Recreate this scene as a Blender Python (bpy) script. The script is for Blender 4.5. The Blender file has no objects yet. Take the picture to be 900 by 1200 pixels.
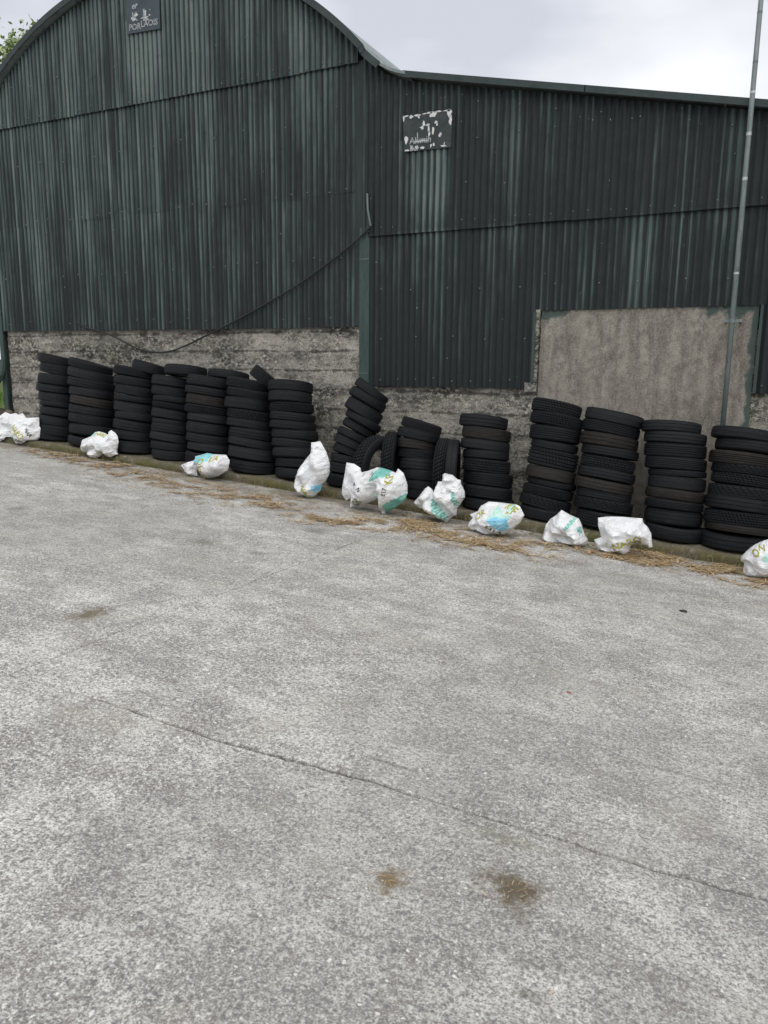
import bpy, bmesh, math, random
from mathutils import Vector, Matrix, noise, geometry
from mathutils.bvhtree import BVHTree
S = bpy.context.scene
COL = S.collection
rnd = random.Random(7)
R = math.radians

# ------------------------------------------------------------------ camera
F, D = 901.0, 8.4                       # focal length in photo pixels, metres from camera to the wall face
def nrm(v): return v.normalized()
UP = nrm(Vector((46, -4830, -901)))     # world axes seen from the camera (right, down, forward)
XR = Vector((1854, 186, -901)); XR = nrm(XR - UP * XR.dot(UP))
YY = UP.cross(XR)
CAM = Vector((0, -D, 0))
def ray(px, py):
    c = Vector((px - 450, py - 600, F)); return Vector((XR.dot(c), YY.dot(c), UP.dot(c)))
def W(px, py, y=0.0):
    r = ray(px, py); return CAM + r * ((y + D) / r.y)
def depth(p):
    d = Vector(p) - CAM; return XR.z * d.x + YY.z * d.y + UP.z * d.z
cd = bpy.data.cameras.new('camera'); cam = bpy.data.objects.new('camera', cd); COL.objects.link(cam)
cd.sensor_fit = 'VERTICAL'; cd.sensor_height = 24; cd.lens = 24 * F / 1200; cd.clip_start = 0.05; cd.clip_end = 2000
right = Vector((XR.x, YY.x, UP.x)); down = Vector((XR.y, YY.y, UP.y)); fwd = Vector((XR.z, YY.z, UP.z))
m = Matrix((right, -down, -fwd)).transposed().to_4x4(); m.translation = CAM
cam.matrix_world = m
S.camera = cam

# ------------------------------------------------------------------ sky, sun, exposure
S.view_settings.view_transform = 'Standard'; S.view_settings.look = 'None'
S.view_settings.exposure = 0.25; S.view_settings.gamma = 1.0
SUN_EL, SUN_ROT = R(58), R(150)
wd = bpy.data.worlds.new('World'); S.world = wd; wd.use_nodes = True
nt = wd.node_tree; nt.nodes.clear()
out = nt.nodes.new('ShaderNodeOutputWorld'); bg = nt.nodes.new('ShaderNodeBackground')
sky = nt.nodes.new('ShaderNodeTexSky'); sky.sky_type = 'NISHITA'; sky.sun_disc = False
sky.sun_elevation = SUN_EL; sky.sun_rotation = SUN_ROT
tc = nt.nodes.new('ShaderNodeTexCoord'); mp = nt.nodes.new('ShaderNodeMapping')
mp.inputs['Scale'].default_value = (1, 1, 2.2)
n1 = nt.nodes.new('ShaderNodeTexNoise'); n1.inputs['Scale'].default_value = 2.1; n1.inputs['Detail'].default_value = 5; n1.inputs['Roughness'].default_value = .48
rp = nt.nodes.new('ShaderNodeValToRGB')
rp.color_ramp.elements[0].position = .40; rp.color_ramp.elements[0].color = (.56, .582, .645, 1)
rp.color_ramp.elements[1].position = .62; rp.color_ramp.elements[1].color = (.88, .89, .915, 1)
mul = nt.nodes.new('ShaderNodeVectorMath'); mul.operation = 'SCALE'; mul.inputs['Scale'].default_value = 10.2
mx = nt.nodes.new('ShaderNodeMixRGB'); mx.inputs['Fac'].default_value = .93
L = nt.links.new
L(tc.outputs['Generated'], mp.inputs['Vector']); L(mp.outputs[0], n1.inputs['Vector']); L(n1.outputs['Fac'], rp.inputs['Fac'])
L(rp.outputs['Color'], mul.inputs[0]); L(sky.outputs['Color'], mx.inputs['Color1']); L(mul.outputs[0], mx.inputs['Color2'])
L(mx.outputs['Color'], bg.inputs['Color']); bg.inputs['Strength'].default_value = .1; L(bg.outputs[0], out.inputs['Surface'])
sl = bpy.data.lights.new('sun', 'SUN'); sl.energy = 1.4; sl.angle = R(70); sl.color = (1, .97, .92)
so = bpy.data.objects.new('sun', sl); COL.objects.link(so)
sd = Vector((math.cos(SUN_EL) * math.sin(SUN_ROT), math.cos(SUN_EL) * math.cos(SUN_ROT), math.sin(SUN_EL)))
so.rotation_euler = sd.to_track_quat('Z', 'Y').to_euler(); so.location = (0, 0, 30)

# ------------------------------------------------------------------ node helper
class NT:
    def __init__(s, name):
        s.m = bpy.data.materials.new(name); s.m.use_nodes = True; s.t = s.m.node_tree
        s.b = s.t.nodes['Principled BSDF']; s._o = None
    def n(s, t, **k):
        x = s.t.nodes.new(t)
        for a, b in k.items(): setattr(x, a, b)
        return x
    def put(s, sock, v):
        if v is None: return
        if hasattr(v, 'is_linked'): s.t.links.new(v, sock)
        else: sock.default_value = v
    @property
    def co(s):
        if s._o is None: s._o = s.n('ShaderNodeTexCoord')
        return s._o.outputs['Object']
    def xyz(s):
        x = s.n('ShaderNodeSeparateXYZ'); s.put(x.inputs[0], s.co); return x.outputs
    def map(s, scale=(1, 1, 1), loc=(0, 0, 0), v=None):
        x = s.n('ShaderNodeMapping'); s.put(x.inputs['Vector'], v or s.co)
        x.inputs['Scale'].default_value = scale; x.inputs['Location'].default_value = loc; return x.outputs[0]
    def noise(s, scale, detail=4, rough=.55, v=None, dist=0):
        x = s.n('ShaderNodeTexNoise'); s.put(x.inputs['Vector'], v or s.co)
        x.inputs['Scale'].default_value = scale; x.inputs['Detail'].default_value = detail
        x.inputs['Roughness'].default_value = rough; x.inputs['Distortion'].default_value = dist; return x.outputs['Fac']
    def vor(s, scale, v=None, feature='F1', out='Distance'):
        x = s.n('ShaderNodeTexVoronoi', feature=feature); s.put(x.inputs['Vector'], v or s.co); x.inputs['Scale'].default_value = scale
        return x.outputs[out]
    def math(s, op, a, b=None, c=None, clamp=False):
        x = s.n('ShaderNodeMath', operation=op, use_clamp=clamp); s.put(x.inputs[0], a); s.put(x.inputs[1], b)
        if c is not None: s.put(x.inputs[2], c)
        return x.outputs[0]
    def rng(s, v, a, b, c=0., d=1.):
        x = s.n('ShaderNodeMapRange'); s.put(x.inputs['Value'], v)
        for i, q in zip((1, 2, 3, 4), (a, b, c, d)): x.inputs[i].default_value = q
        return x.outputs[0]
    def mix(s, f, a, b, mode='MIX'):
        x = s.n('ShaderNodeMixRGB', blend_type=mode); s.put(x.inputs['Fac'], f)
        for i, q in ((1, a), (2, b)):
            if isinstance(q, tuple) and len(q) == 3: q = q + (1,)
            s.put(x.inputs[i], q)
        return x.outputs[0]
    def rand(s): return s.n('ShaderNodeObjectInfo').outputs['Random']
    def bump(s, h, strength=.5, dist=.01):
        x = s.n('ShaderNodeBump'); s.put(x.inputs['Height'], h); x.inputs['Strength'].default_value = strength; x.inputs['Distance'].default_value = dist
        s.put(s.b.inputs['Normal'], x.outputs[0])
    def done(s, col, rough=.8, spec=.3, metal=0.):
        if isinstance(col, tuple) and len(col) == 3: col = col + (1,)
        s.put(s.b.inputs['Base Color'], col); s.put(s.b.inputs['Roughness'], rough)
        s.b.inputs['Specular IOR Level'].default_value = spec; s.b.inputs['Metallic'].default_value = metal
        return s.m

PITCH = .0762
# weathered green paint on corrugated iron
def mat_sheet():
    t = NT('weathered_green_sheet'); X, Y, Z = t.xyz()
    idx = t.math('FLOOR', t.math('DIVIDE', X, PITCH))
    wn = t.n('ShaderNodeTexWhiteNoise', noise_dimensions='1D'); t.put(wn.inputs['W'], idx); per = wn.outputs['Value']
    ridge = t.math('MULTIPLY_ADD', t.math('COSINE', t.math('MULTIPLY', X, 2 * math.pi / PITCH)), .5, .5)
    streak = t.noise(1, 3, .6, t.map((22, 1, .30)))
    fine = t.noise(1, 4, .6, t.map((55, 1, 1.6)))
    big = t.noise(1.3, 5, .65, t.map((1.6, 1, .5)))
    mott = t.noise(9, 5, .65)
    grey = t.mix(t.noise(1.3, 3), (.046, .082, .068), (.060, .086, .080))
    per2 = t.noise(1, 2, .5, t.map((5.1, 1, .12)))
    f = t.math('ADD', t.math('MULTIPLY', t.rng(streak, .33, .67), .46), t.math('MULTIPLY', per, .34))
    f = t.math('ADD', f, t.math('MULTIPLY', t.rng(per2, .3, .7, -.5, .5), .26))
    f = t.math('ADD', f, t.math('MULTIPLY', t.rng(ridge, .1, .9), .22))
    f = t.math('ADD', f, t.math('MULTIPLY', t.rng(big, .35, .65, -.5, .5), .40))
    f = t.math('ADD', f, t.math('MULTIPLY', t.rng(fine, .3, .7, -.5, .5), .36))
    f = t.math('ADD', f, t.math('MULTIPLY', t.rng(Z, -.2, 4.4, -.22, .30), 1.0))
    f = t.math('ADD', f, t.math('MULTIPLY', t.rng(t.rand(), 0, 1, -.5, .5), .16))
    # sheltered, paler strips below the two sign boards and dirtier lean-to
    def box(x0, x1, z0, z1):
        a = t.math('MULTIPLY', t.rng(X, x0, x0 + .03), t.rng(X, x1, x1 + .03, 1, 0))
        return t.math('MULTIPLY', a, t.math('MULTIPLY', t.rng(Z, z0, z0 + .5), t.rng(Z, z1, z1 + .02, 1, 0)))
    f = t.math('ADD', f, t.math('MULTIPLY', box(-3.98, -3.38, 1.35, 2.5), .42))
    f = t.math('ADD', f, t.math('MULTIPLY', box(-7.98, -7.42, 3.3, 4.4), .30))
    f = t.math('SUBTRACT', f, t.math('MULTIPLY', t.math('MULTIPLY', t.rng(X, -4.5, -4.3), t.rng(Z, 1.5, 1.56)), .30))
    lo = t.math('MULTIPLY', t.rng(X, -4.4, -4.2), t.rng(Z, -.25, .9, 1, 0)); f = t.math('SUBTRACT', f, t.math('MULTIPLY', lo, .16))
    pal = t.mix(t.rng(mott, .3, .75), (.105, .152, .134), (.175, .215, .198))
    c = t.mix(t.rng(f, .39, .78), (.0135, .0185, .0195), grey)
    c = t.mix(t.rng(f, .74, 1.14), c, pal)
    c = t.mix(t.rng(mott, .60, .74, 0, .45), c, (.014, .018, .019))
    # valleys keep black grime
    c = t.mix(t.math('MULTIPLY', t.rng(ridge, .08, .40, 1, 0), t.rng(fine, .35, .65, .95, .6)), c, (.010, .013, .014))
    chip = t.noise(34, 2, .5); c = t.mix(t.rng(chip, .775, .79), c, (.42, .45, .44))
    t.bump(mott, .12, .004)
    return t.done(c, t.rng(mott, .3, .8, .5, .75), .35)
M = {}
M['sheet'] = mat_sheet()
def simple(name, a, b, scale=12, rough=.7, spec=.3, metal=0., bump=.2, c3=None, stretch=(1, 1, 1)):
    t = NT(name); v = t.map(stretch); n = t.noise(scale, 6, .65, v)
    c = t.mix(t.rng(n, .3, .7), a, b)
    if c3: c = t.mix(t.rng(t.noise(scale * 2.7, 5, .7, v), .56, .64), c, c3)
    if bump: t.bump(t.noise(scale * 4, 5, .7), bump, .004)
    return t.done(c, rough, spec, metal)
M['trim'] = simple('dark_green_trim', (.028, .05, .044), (.05, .08, .07), 6, .6, .4, stretch=(3, 3, .5))
M['post'] = simple('green_steel_post', (.03, .055, .047), (.055, .085, .075), 5, .55, .4, c3=(.02, .03, .028), stretch=(3, 3, .6))
M['flash_shade'] = simple('eave_flashing_and_arch_shade', (.03, .042, .043), (.055, .07, .068), 6, .6)  # eave metal; also the dark arch strip that stands in for overhang shade
M['roof'] = simple('pale_galvanised_roof', (.16, .2, .195), (.25, .29, .28), 5, .5, .4, c3=(.12, .14, .14))
M['bolt'] = simple('dull_screw_metal', (.12, .14, .14), (.3, .31, .3), 60, .5, .5, .3)
M['cable'] = simple('black_cable', (.012, .012, .013), (.03, .03, .032), 20, .55, .4)
M['pole'] = simple('galvanised_pole', (.12, .15, .145), (.21, .24, .24), 7, .5, .5, .25, c3=(.1, .13, .12), stretch=(2, 2, .5))
M['collar'] = simple('pale_clamp_metal', (.4, .42, .42), (.6, .62, .62), 20, .45, .5, .4)
M['stone'] = simple('brown_stone', (.09, .07, .06), (.17, .14, .12), 18, .9, .2)
M['kerbdirt'] = None

def mat_wall():
    t = NT('old_board_marked_concrete'); X, Y, Z = t.xyz()
    n = t.noise(2.2, 8, .72); v = t.map((1, 1, 2.2)); b = t.noise(5.5, 8, .74, v); f = t.noise(40, 5, .7)
    c = t.mix(t.rng(n, .35, .65), (.28, .26, .222), (.48, .45, .39))
    c = t.mix(t.rng(f, .3, .7, 0, .55), c, (.46, .44, .40))
    b2 = t.noise(19, 6, .72, t.map((1, 1, 1.5))); msk = t.rng(t.noise(1.4, 5, .65, t.map((.8, 1, 1.6))), .42, .60)
    c = t.mix(t.math('MULTIPLY', t.rng(b2, .43, .52), t.math('MULTIPLY', msk, .92)), c, (.042, .040, .037))
    c = t.mix(t.rng(b, .53, .60, 0, .6), c, (.105, .098, .086))
    lim = t.vor(11, t.map((1, 1, 1))); m2 = t.noise(3, 3)
    c = t.mix(t.math('MULTIPLY', t.rng(lim, .17, .24, 1, 0), t.rng(m2, .44, .52)), c, (.52, .49, .42))
    p = t.noise(70, 3, .6); c = t.mix(t.rng(p, .56, .62, 0, .85), c, (.035, .032, .028))
    gr = t.noise(1.1, 4); c = t.mix(t.rng(gr, .55, .75, 0, .35), c, (.12, .125, .06))
    q = t.math('ABSOLUTE', t.math('SUBTRACT', t.math('FRACT', t.math('ADD', t.math('DIVIDE', t.math('ADD', Z, t.math('MULTIPLY', t.noise(.9, 3), .06)), .236), .5)), .5))
    q = t.math('ADD', q, t.rng(t.noise(5, 6, .7, t.map((1, 1, .3))), .3, .7, -.1, .16))
    c = t.mix(t.rng(q, .03, .11, .8, 0), c, (.045, .041, .036))
    t.bump(t.math('ADD', f, t.math('MULTIPLY', p, -1.2)), .6, .012)
    return t.done(c, .92, .15)
def mat_render():
    t = NT('weathered_sand_render'); X, Y, Z = t.xyz()
    n = t.noise(2.4, 7, .66); s = t.noise(1, 5, .65, t.map((9, 1, 1.4))); f = t.noise(60, 5, .75); b = t.noise(11, 7, .75)
    c = t.mix(t.rng(n, .3, .7), (.225, .208, .178), (.375, .352, .302))
    c = t.mix(t.rng(s, .44, .60, 0, .78), c, (.12, .112, .10))
    c = t.mix(t.rng(b, .52, .62, 0, .5), c, (.14, .127, .106))
    c = t.mix(t.rng(f, .42, .62, 0, .55), c, (.46, .42, .345))
    c = t.mix(t.rng(t.noise(85, 4, .7), .36, .46, .6, 0), c, (.10, .092, .078))
    sp = t.noise(48, 2, .5); c = t.mix(t.rng(sp, .70, .72, 0, .8), c, (.42, .40, .35))
    c = t.mix(t.math('MULTIPLY', t.rng(b, .4, .62), .35), c, (.07, .06, .05))
    # green paint brushed over the edges below the sheets
    e = t.math('MAXIMUM', t.math('SUBTRACT', t.rng(Z, .36, .60), t.math('MULTIPLY', t.math('MULTIPLY', t.rng(X, -2.05, -1.85), t.rng(X, -.70, -.6, 1, 0)), .55)), t.rng(X, -.34, -.18))
    e = t.math('ADD', e, t.rng(t.noise(5, 4, .6), .3, .7, -.35, .35))
    c = t.mix(t.rng(e, .62, .85, 0, .9), c, (.055, .085, .075))
    t.bump(f, .5, .006)
    return t.done(c, .92, .15)
M['wall'] = mat_wall(); M['render'] = mat_render()

STAINS = []   # filled with (x, y, rx, ry) once the ground is known
def mat_yard():
    t = NT('worn_yard_concrete'); X, Y, Z = t.xyz()
    wv = t.n('ShaderNodeVectorMath', operation='ADD'); t.put(wv.inputs[0], t.co)
    dn = t.n('ShaderNodeTexNoise'); t.put(dn.inputs['Vector'], t.co); dn.inputs['Scale'].default_value = 30; dn.inputs['Detail'].default_value = 4
    sc = t.n('ShaderNodeVectorMath', operation='SCALE'); t.put(sc.inputs[0], dn.outputs['Color']); sc.inputs['Scale'].default_value = .035
    t.put(wv.inputs[1], sc.outputs[0]); wco = wv.outputs[0]
    big = t.noise(.6, 6, .65); mid = t.noise(2.6, 10, .72); patch = t.noise(6, 9, .75, t.map((.75, 1.3, 1))); f = t.noise(66, 6, .7); g0 = t.noise(150, 4, .65)
    wash = t.noise(1.5, 9, .7, t.map((.7, 1.5, 1)))
    c = t.mix(t.rng(mid, .42, .58), (.34, .333, .312), (.56, .55, .51))
    c = t.mix(t.rng(wash, .38, .52, .5, 0), c, (.255, .25, .236))
    c = t.mix(t.rng(wash, .53, .66, 0, .6), c, (.62, .61, .57))
    c = t.mix(t.rng(patch, .40, .52, .55, 0), c, (.22, .197, .187))
    c = t.mix(t.rng(patch, .53, .64, 0, .55), c, (.66, .65, .605))
    c = t.mix(t.rng(f, .41, .50, .72, 0), c, (.15, .128, .123))
    c = t.mix(t.rng(f, .535, .62, 0, .75), c, (.74, .73, .685))
    c = t.mix(t.rng(g0, .40, .47, .75, 0), c, (.10, .099, .096))
    c = t.mix(t.rng(g0, .56, .64, 0, .7), c, (.80, .79, .74))
    c = t.mix(t.rng(t.noise(.33, 5, .6), .36, .56, .35, 0), c, (.22, .215, .20))
    vc = t.n('ShaderNodeTexVoronoi'); t.put(vc.inputs['Vector'], wco); vc.inputs['Scale'].default_value = 48
    g = t.n('ShaderNodeSeparateColor'); t.put(g.inputs[0], vc.outputs['Color'])
    agg = t.math('MULTIPLY', t.rng(g.outputs[0], .60, .75), t.rng(vc.outputs['Distance'], .3, .5, 1, 0))
    c = t.mix(t.math('MULTIPLY', agg, .5), c, (.115, .117, .12))
    wh = t.math('MULTIPLY', t.rng(g.outputs[1], .93, .96), t.rng(vc.outputs['Distance'], .22, .32, 1, 0))
    c = t.mix(t.math('MULTIPLY', wh, .75), c, (.72, .71, .68))
    warm = t.noise(1.9, 5, .6); c = t.mix(t.rng(warm, .52, .68, 0, .24), c, (.40, .37, .30))
    kb = t.math('ADD', t.rng(Y, -1.9, -1.05), t.rng(t.noise(4.5, 8, .75), .36, .64, -.6, .5))
    c = t.mix(t.rng(kb, .32, .95, 0, .78), c, (.165, .142, .10))
    for (x, y, rx, ry, a, col) in STAINS:
        d = t.math('SQRT', t.math('ADD', t.math('POWER', t.math('DIVIDE', t.math('SUBTRACT', X, x), rx), 2), t.math('POWER', t.math('DIVIDE', t.math('SUBTRACT', Y, y), ry), 2)))
        d = t.math('ADD', d, t.rng(t.noise(14, 6, .75), .3, .7, -.65, .65))
        c = t.mix(t.rng(d, .3, 1.2, a, 0), c, col)
    c = t.mix(1.0, c, (1.27, 1.265, 1.265), 'MULTIPLY')
    t.bump(t.math('ADD', t.math('MULTIPLY', f, 1.0), t.math('MULTIPLY', g0, .6)), .7, .014)
    return t.done(c, .9, .2)

def mat_moss():
    t = NT('mossy_kerb_concrete'); X, Y, Z = t.xyz()
    n = t.noise(7, 7, .7); f = t.noise(45, 5, .7)
    c = t.mix(t.rng(n, .35, .62), (.21, .19, .155), (.115, .10, .07))
    c = t.mix(t.rng(f, .42, .66, 0, .6), c, (.06, .052, .036))
    c = t.mix(t.rng(t.noise(18, 5, .7), .56, .68, 0, .8), c, (.33, .31, .265))
    side = t.rng(Y, KY - .02, KY + .06, 1, .25)
    c = t.mix(t.math('MULTIPLY', t.rng(t.noise(3.2, 6, .7), .42, .56), t.math('MULTIPLY', side, .85)), c, (.085, .085, .022))
    c = t.mix(t.rng(t.noise(26, 5, .75), .55, .66, 0, .5), c, (.19, .145, .07))
    t.bump(f, .8, .015); return t.done(c, .95, .1)
def mat_rubber(name, base, dust, amt):
    t = NT(name); n = t.noise(7, 5, .65); r = t.rand()
    c = t.mix(t.rng(r, 0, 1), base, tuple(x * 1.55 for x in base))
    k = t.math('ADD', t.rng(n, .5, .72), t.rng(r, .55, 1, 0, .3))
    c = t.mix(t.math('MULTIPLY', k, amt), c, dust)
    sp = t.noise(38, 3, .6); c = t.mix(t.math('MULTIPLY', t.rng(sp, .64, .68, 0, .5), t.rng(t.noise(4, 2), .5, .6)), c, (.16, .155, .14))
    t.bump(t.noise(60, 4, .6), .2, .003)
    return t.done(c, t.rng(n, .3, .7, .6, .85), .26)
M['rubber'] = mat_rubber('tyre_rubber', (.0058, .0066, .0084), (.022, .022, .022), .35)
M['tread'] = mat_rubber('tyre_tread_rubber', (.0062, .007, .0088), (.030, .030, .029), .5)
M['brown'] = mat_rubber('dusty_brown_rubber', (.012, .011, .0105), (.045, .037, .029), .7)
def wrinkles(t):
    dn = t.n('ShaderNodeTexNoise'); t.put(dn.inputs['Vector'], t.co); dn.inputs['Scale'].default_value = 5
    v = t.n('ShaderNodeVectorMath', operation='MULTIPLY_ADD'); t.put(v.inputs[0], dn.outputs['Color']); v.inputs[1].default_value = (.22, .22, .22); t.put(v.inputs[2], t.co)
    def ridge(sc):
        n = t.noise(sc, 2, .5, v.outputs[0]); return t.math('POWER', t.rng(t.math('ABSOLUTE', t.math('SUBTRACT', n, .5)), 0, .13, 1, 0), 2.2)
    h = t.math('ADD', ridge(9), t.math('MULTIPLY', ridge(21), .55))
    t.bump(t.math('ADD', h, t.math('MULTIPLY', t.noise(34, 3), .2)), .4, .02)
def mat_bag():
    t = NT('white_woven_plastic'); n = t.noise(9, 5, .6)
    c = t.mix(t.rng(n, .35, .7), (.74, .75, .76), (.86, .865, .87))
    c = t.mix(t.rng(t.noise(15, 6, .7), .58, .72, 0, .4), c, (.46, .44, .39))
    wrinkles(t); t.b.inputs['Subsurface Weight'].default_value = 0
    return t.done(c, .38, .45)
def mat_print(name, a, b):
    t = NT(name); c = t.mix(t.rng(t.noise(22, 5, .65), .35, .7), a, b); wrinkles(t); return t.done(c, .42, .4)
M['bag'] = mat_bag()
M['cyan'] = mat_print('pale_cyan_print', (.22, .60, .68), (.45, .76, .78))
M['blue'] = mat_print('blue_print', (.20, .55, .78), (.36, .70, .86))
M['teal'] = mat_print('teal_green_print', (.10, .42, .36), (.34, .62, .57))
M['mint'] = mat_print('mint_print', (.42, .72, .62), (.62, .80, .72))
M['yellow'] = mat_print('yellow_green_ink', (.34, .33, .03), (.52, .50, .08))
M['ink'] = mat_print('dark_ink', (.05, .055, .05), (.10, .10, .09))
M['straw'] = None
def mat_straw():
    t = NT('dry_straw'); r = t.noise(6, 3); g = t.n('ShaderNodeNewGeometry').outputs['Random Per Island']
    c = t.mix(g, (.20, .13, .062), (.72, .57, .36)); c = t.mix(t.rng(r, .4, .7, 0, .45), c, (.32, .185, .075))
    return t.done(c, .8, .2)
M['straw'] = mat_straw()
def mat_leaf(name, a, b):
    t = NT(name); g = t.n('ShaderNodeNewGeometry').outputs['Random Per Island']
    t.b.inputs['Transmission Weight'].default_value = 0
    return t.done(t.mix(g, a, b), .6, .3)
M['leaf'] = mat_leaf('tree_leaf', (.22, .30, .12), (.42, .50, .24))
M['grass'] = mat_leaf('grass_blade', (.09, .17, .03), (.17, .27, .06))
M['bark'] = simple('bark', (.06, .045, .035), (.12, .1, .08), 20, .9, .1)
M['soil'] = simple('grassy_soil', (.07, .10, .03), (.12, .15, .05), 4, .95, .1)
M['sub'] = simple('joint_dirt', (.03, .028, .024), (.075, .068, .056), 20, .95, .1)
M['signdark'] = simple('faded_dark_sign_paint', (.030, .040, .042), (.058, .068, .068), 9, .6, .3, c3=(.025, .03, .032))
M['signblue'] = simple('faded_slate_sign_paint', (.050, .068, .082), (.075, .095, .108), 9, .6, .3)
M['flake'] = simple('white_sign_paint', (.55, .56, .55), (.74, .74, .72), 30, .6, .3)
M['letter'] = simple('worn_sign_lettering', (.16, .17, .18), (.55, .56, .56), 34, .6, .3)
M['clad'] = simple('plain_dark_cladding', (.018, .026, .025), (.04, .055, .052), 3, .7, stretch=(8, 8, .4))

# ------------------------------------------------------------------ object helpers
def mesh_obj(name, verts, faces, mat, parent=None, smooth=False, loc=None):
    me = bpy.data.meshes.new(name); me.from_pydata([tuple(v) for v in verts], [], faces); me.update()
    for q in (mat if isinstance(mat, list) else [mat]): me.materials.append(q)
    if smooth: me.polygons.foreach_set('use_smooth', [True] * len(me.polygons))
    o = bpy.data.objects.new(name, me); COL.objects.link(o)
    if parent is not None:
        o.parent = parent; o.location = -Vector(root_loc(parent))
    return o
def root_loc(o):
    v = Vector(o.location)
    while o.parent: o = o.parent; v = v + Vector(o.location)
    return v
def thing(name, label, cat, loc, group=None):
    o = bpy.data.objects.new(name, None); COL.objects.link(o); o.location = loc; o.empty_display_size = .2
    o['label'] = label; o['category'] = cat
    if group: o['group'] = group
    return o
def tag(o, label, cat, group=None):
    o['label'] = label; o['category'] = cat
    if group: o['group'] = group
    return o
class MB:
    def __init__(s): s.v = []; s.f = []
    def add(s, vs, fs):
        k = len(s.v); s.v += [tuple(q) for q in vs]; s.f += [tuple(i + k for i in g) for g in fs]
    def box(s, a, b):
        (x0, y0, z0), (x1, y1, z1) = a, b
        s.add([(x0, y0, z0), (x1, y0, z0), (x1, y1, z0), (x0, y1, z0), (x0, y0, z1), (x1, y0, z1), (x1, y1, z1), (x0, y1, z1)],
              [(3, 2, 1, 0), (4, 5, 6, 7), (0, 1, 5, 4), (1, 2, 6, 5), (2, 3, 7, 6), (3, 0, 4, 7)])
    def tube(s, pts, r, n=10, cap=True):
        pts = [Vector(p) for p in pts]; rings = []
        rr = r if isinstance(r, (list, tuple)) else [r] * len(pts)
        up = None
        for i, p in enumerate(pts):
            d = (pts[min(i + 1, len(pts) - 1)] - pts[max(i - 1, 0)]).normalized()
            if up is None: up = Vector((0, 1, 0)) if abs(d.y) < .9 else Vector((1, 0, 0))
            a = d.cross(up).normalized(); up = a.cross(d).normalized()
            rings.append([p + (a * math.cos(2 * math.pi * k / n) + up * math.sin(2 * math.pi * k / n)) * rr[i] for k in range(n)])
        vs = [q for g in rings for q in g]; fs = []
        for i in range(len(pts) - 1):
            for k in range(n): fs.append((i * n + k, i * n + (k + 1) % n, (i + 1) * n + (k + 1) % n, (i + 1) * n + k))
        if cap: fs += [tuple(range(n))[::-1], tuple((len(pts) - 1) * n + k for k in range(n))]
        s.add(vs, fs)
    def build(s, name, mat, parent=None, smooth=False): return mesh_obj(name, s.v, s.f, mat, parent, smooth)
def auto_smooth(o, ang=35):
    me = o.data; me.polygons.foreach_set('use_smooth', [True] * len(me.polygons))
    if hasattr(me, 'set_sharp_from_angle'): me.set_sharp_from_angle(angle=R(ang))

# ------------------------------------------------------------------ ground
GA, GB = -0.0657, -1.6338                    # fall of the yard along the wall, height of the kerb top at x = 0
KY = -1.0                                   # front of the kerb
def ledge(x): return GA * max(-14, min(9, x)) + GB
GZ0 = GB - .09
def G(px, py):
    r = ray(px, py); g = -.015
    t = (GZ0 + g * (-D + .85)) / (r.z - GA * r.x - g * r.y)
    p = CAM + r * t; return p
def ground(x, y): return GA * max(-14, min(9, x)) + GZ0 - .015 * max(-14, min(0, y + .85))

def stain(px, py, w, h, a=.8, col=(.10, .08, .05)):
    p = G(px, py); q = G(px + w, py); u = G(px, py - h)
    STAINS.append((p.x, p.y, (q - p).length, (u - p).length, a, col))
stain(598, 1042, 38, 24, .9); stain(612, 1075, 14, 12, .4); stain(455, 1032, 18, 15, .85, (.16, .12, .06)); stain(105, 720, 18, 10, .9, (.14, .12, .08))
stain(240, 635, 22, 3, .55, (.13, .12, .09)); stain(612, 1130, 12, 12, .35, (.09, .085, .06)); stain(600, 985, 60, 7, .35, (.16, .15, .10)); stain(20, 596, 12, 3, .5, (.12, .11, .09)); stain(452, 893, 36, 2.2, .6, (.11, .10, .09)); stain(620, 842, 34, 2, .5, (.13, .12, .105)); stain(790, 905, 40, 2, .45, (.14, .13, .11)); stain(620, 1166, 18, 6, .45, (.10, .09, .06)); stain(370, 622, 14, 3, .5, (.12, .11, .09)); stain(300, 648, 12, 2.5, .5, (.12, .11, .09))
M['yard'] = mat_yard(); M['moss'] = mat_moss()

xs = [-400, -120, -40, -20, -14] + [x * .75 for x in range(-18, 13)] + [12, 20, 40, 120, 400]
ys = [-400, -120, -40, -22, -15, -12, -9, -7.5, -6, -4.5, -3, -2, -1.4, -.85, .5, 3, 8, 14, 30, 60, 120, 400]
ys = sorted(set(ys)); xs = sorted(set(xs))
V = [(x, y, ground(x, y) - .035) for y in ys for x in xs]
n = len(xs); Fc = [(j * n + i, j * n + i + 1, (j + 1) * n + i + 1, (j + 1) * n + i) for j in range(len(ys) - 1) for i in range(n - 1)]
o = mesh_obj('ground', V, Fc, M['sub'], smooth=True); o['kind'] = 'structure'

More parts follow.
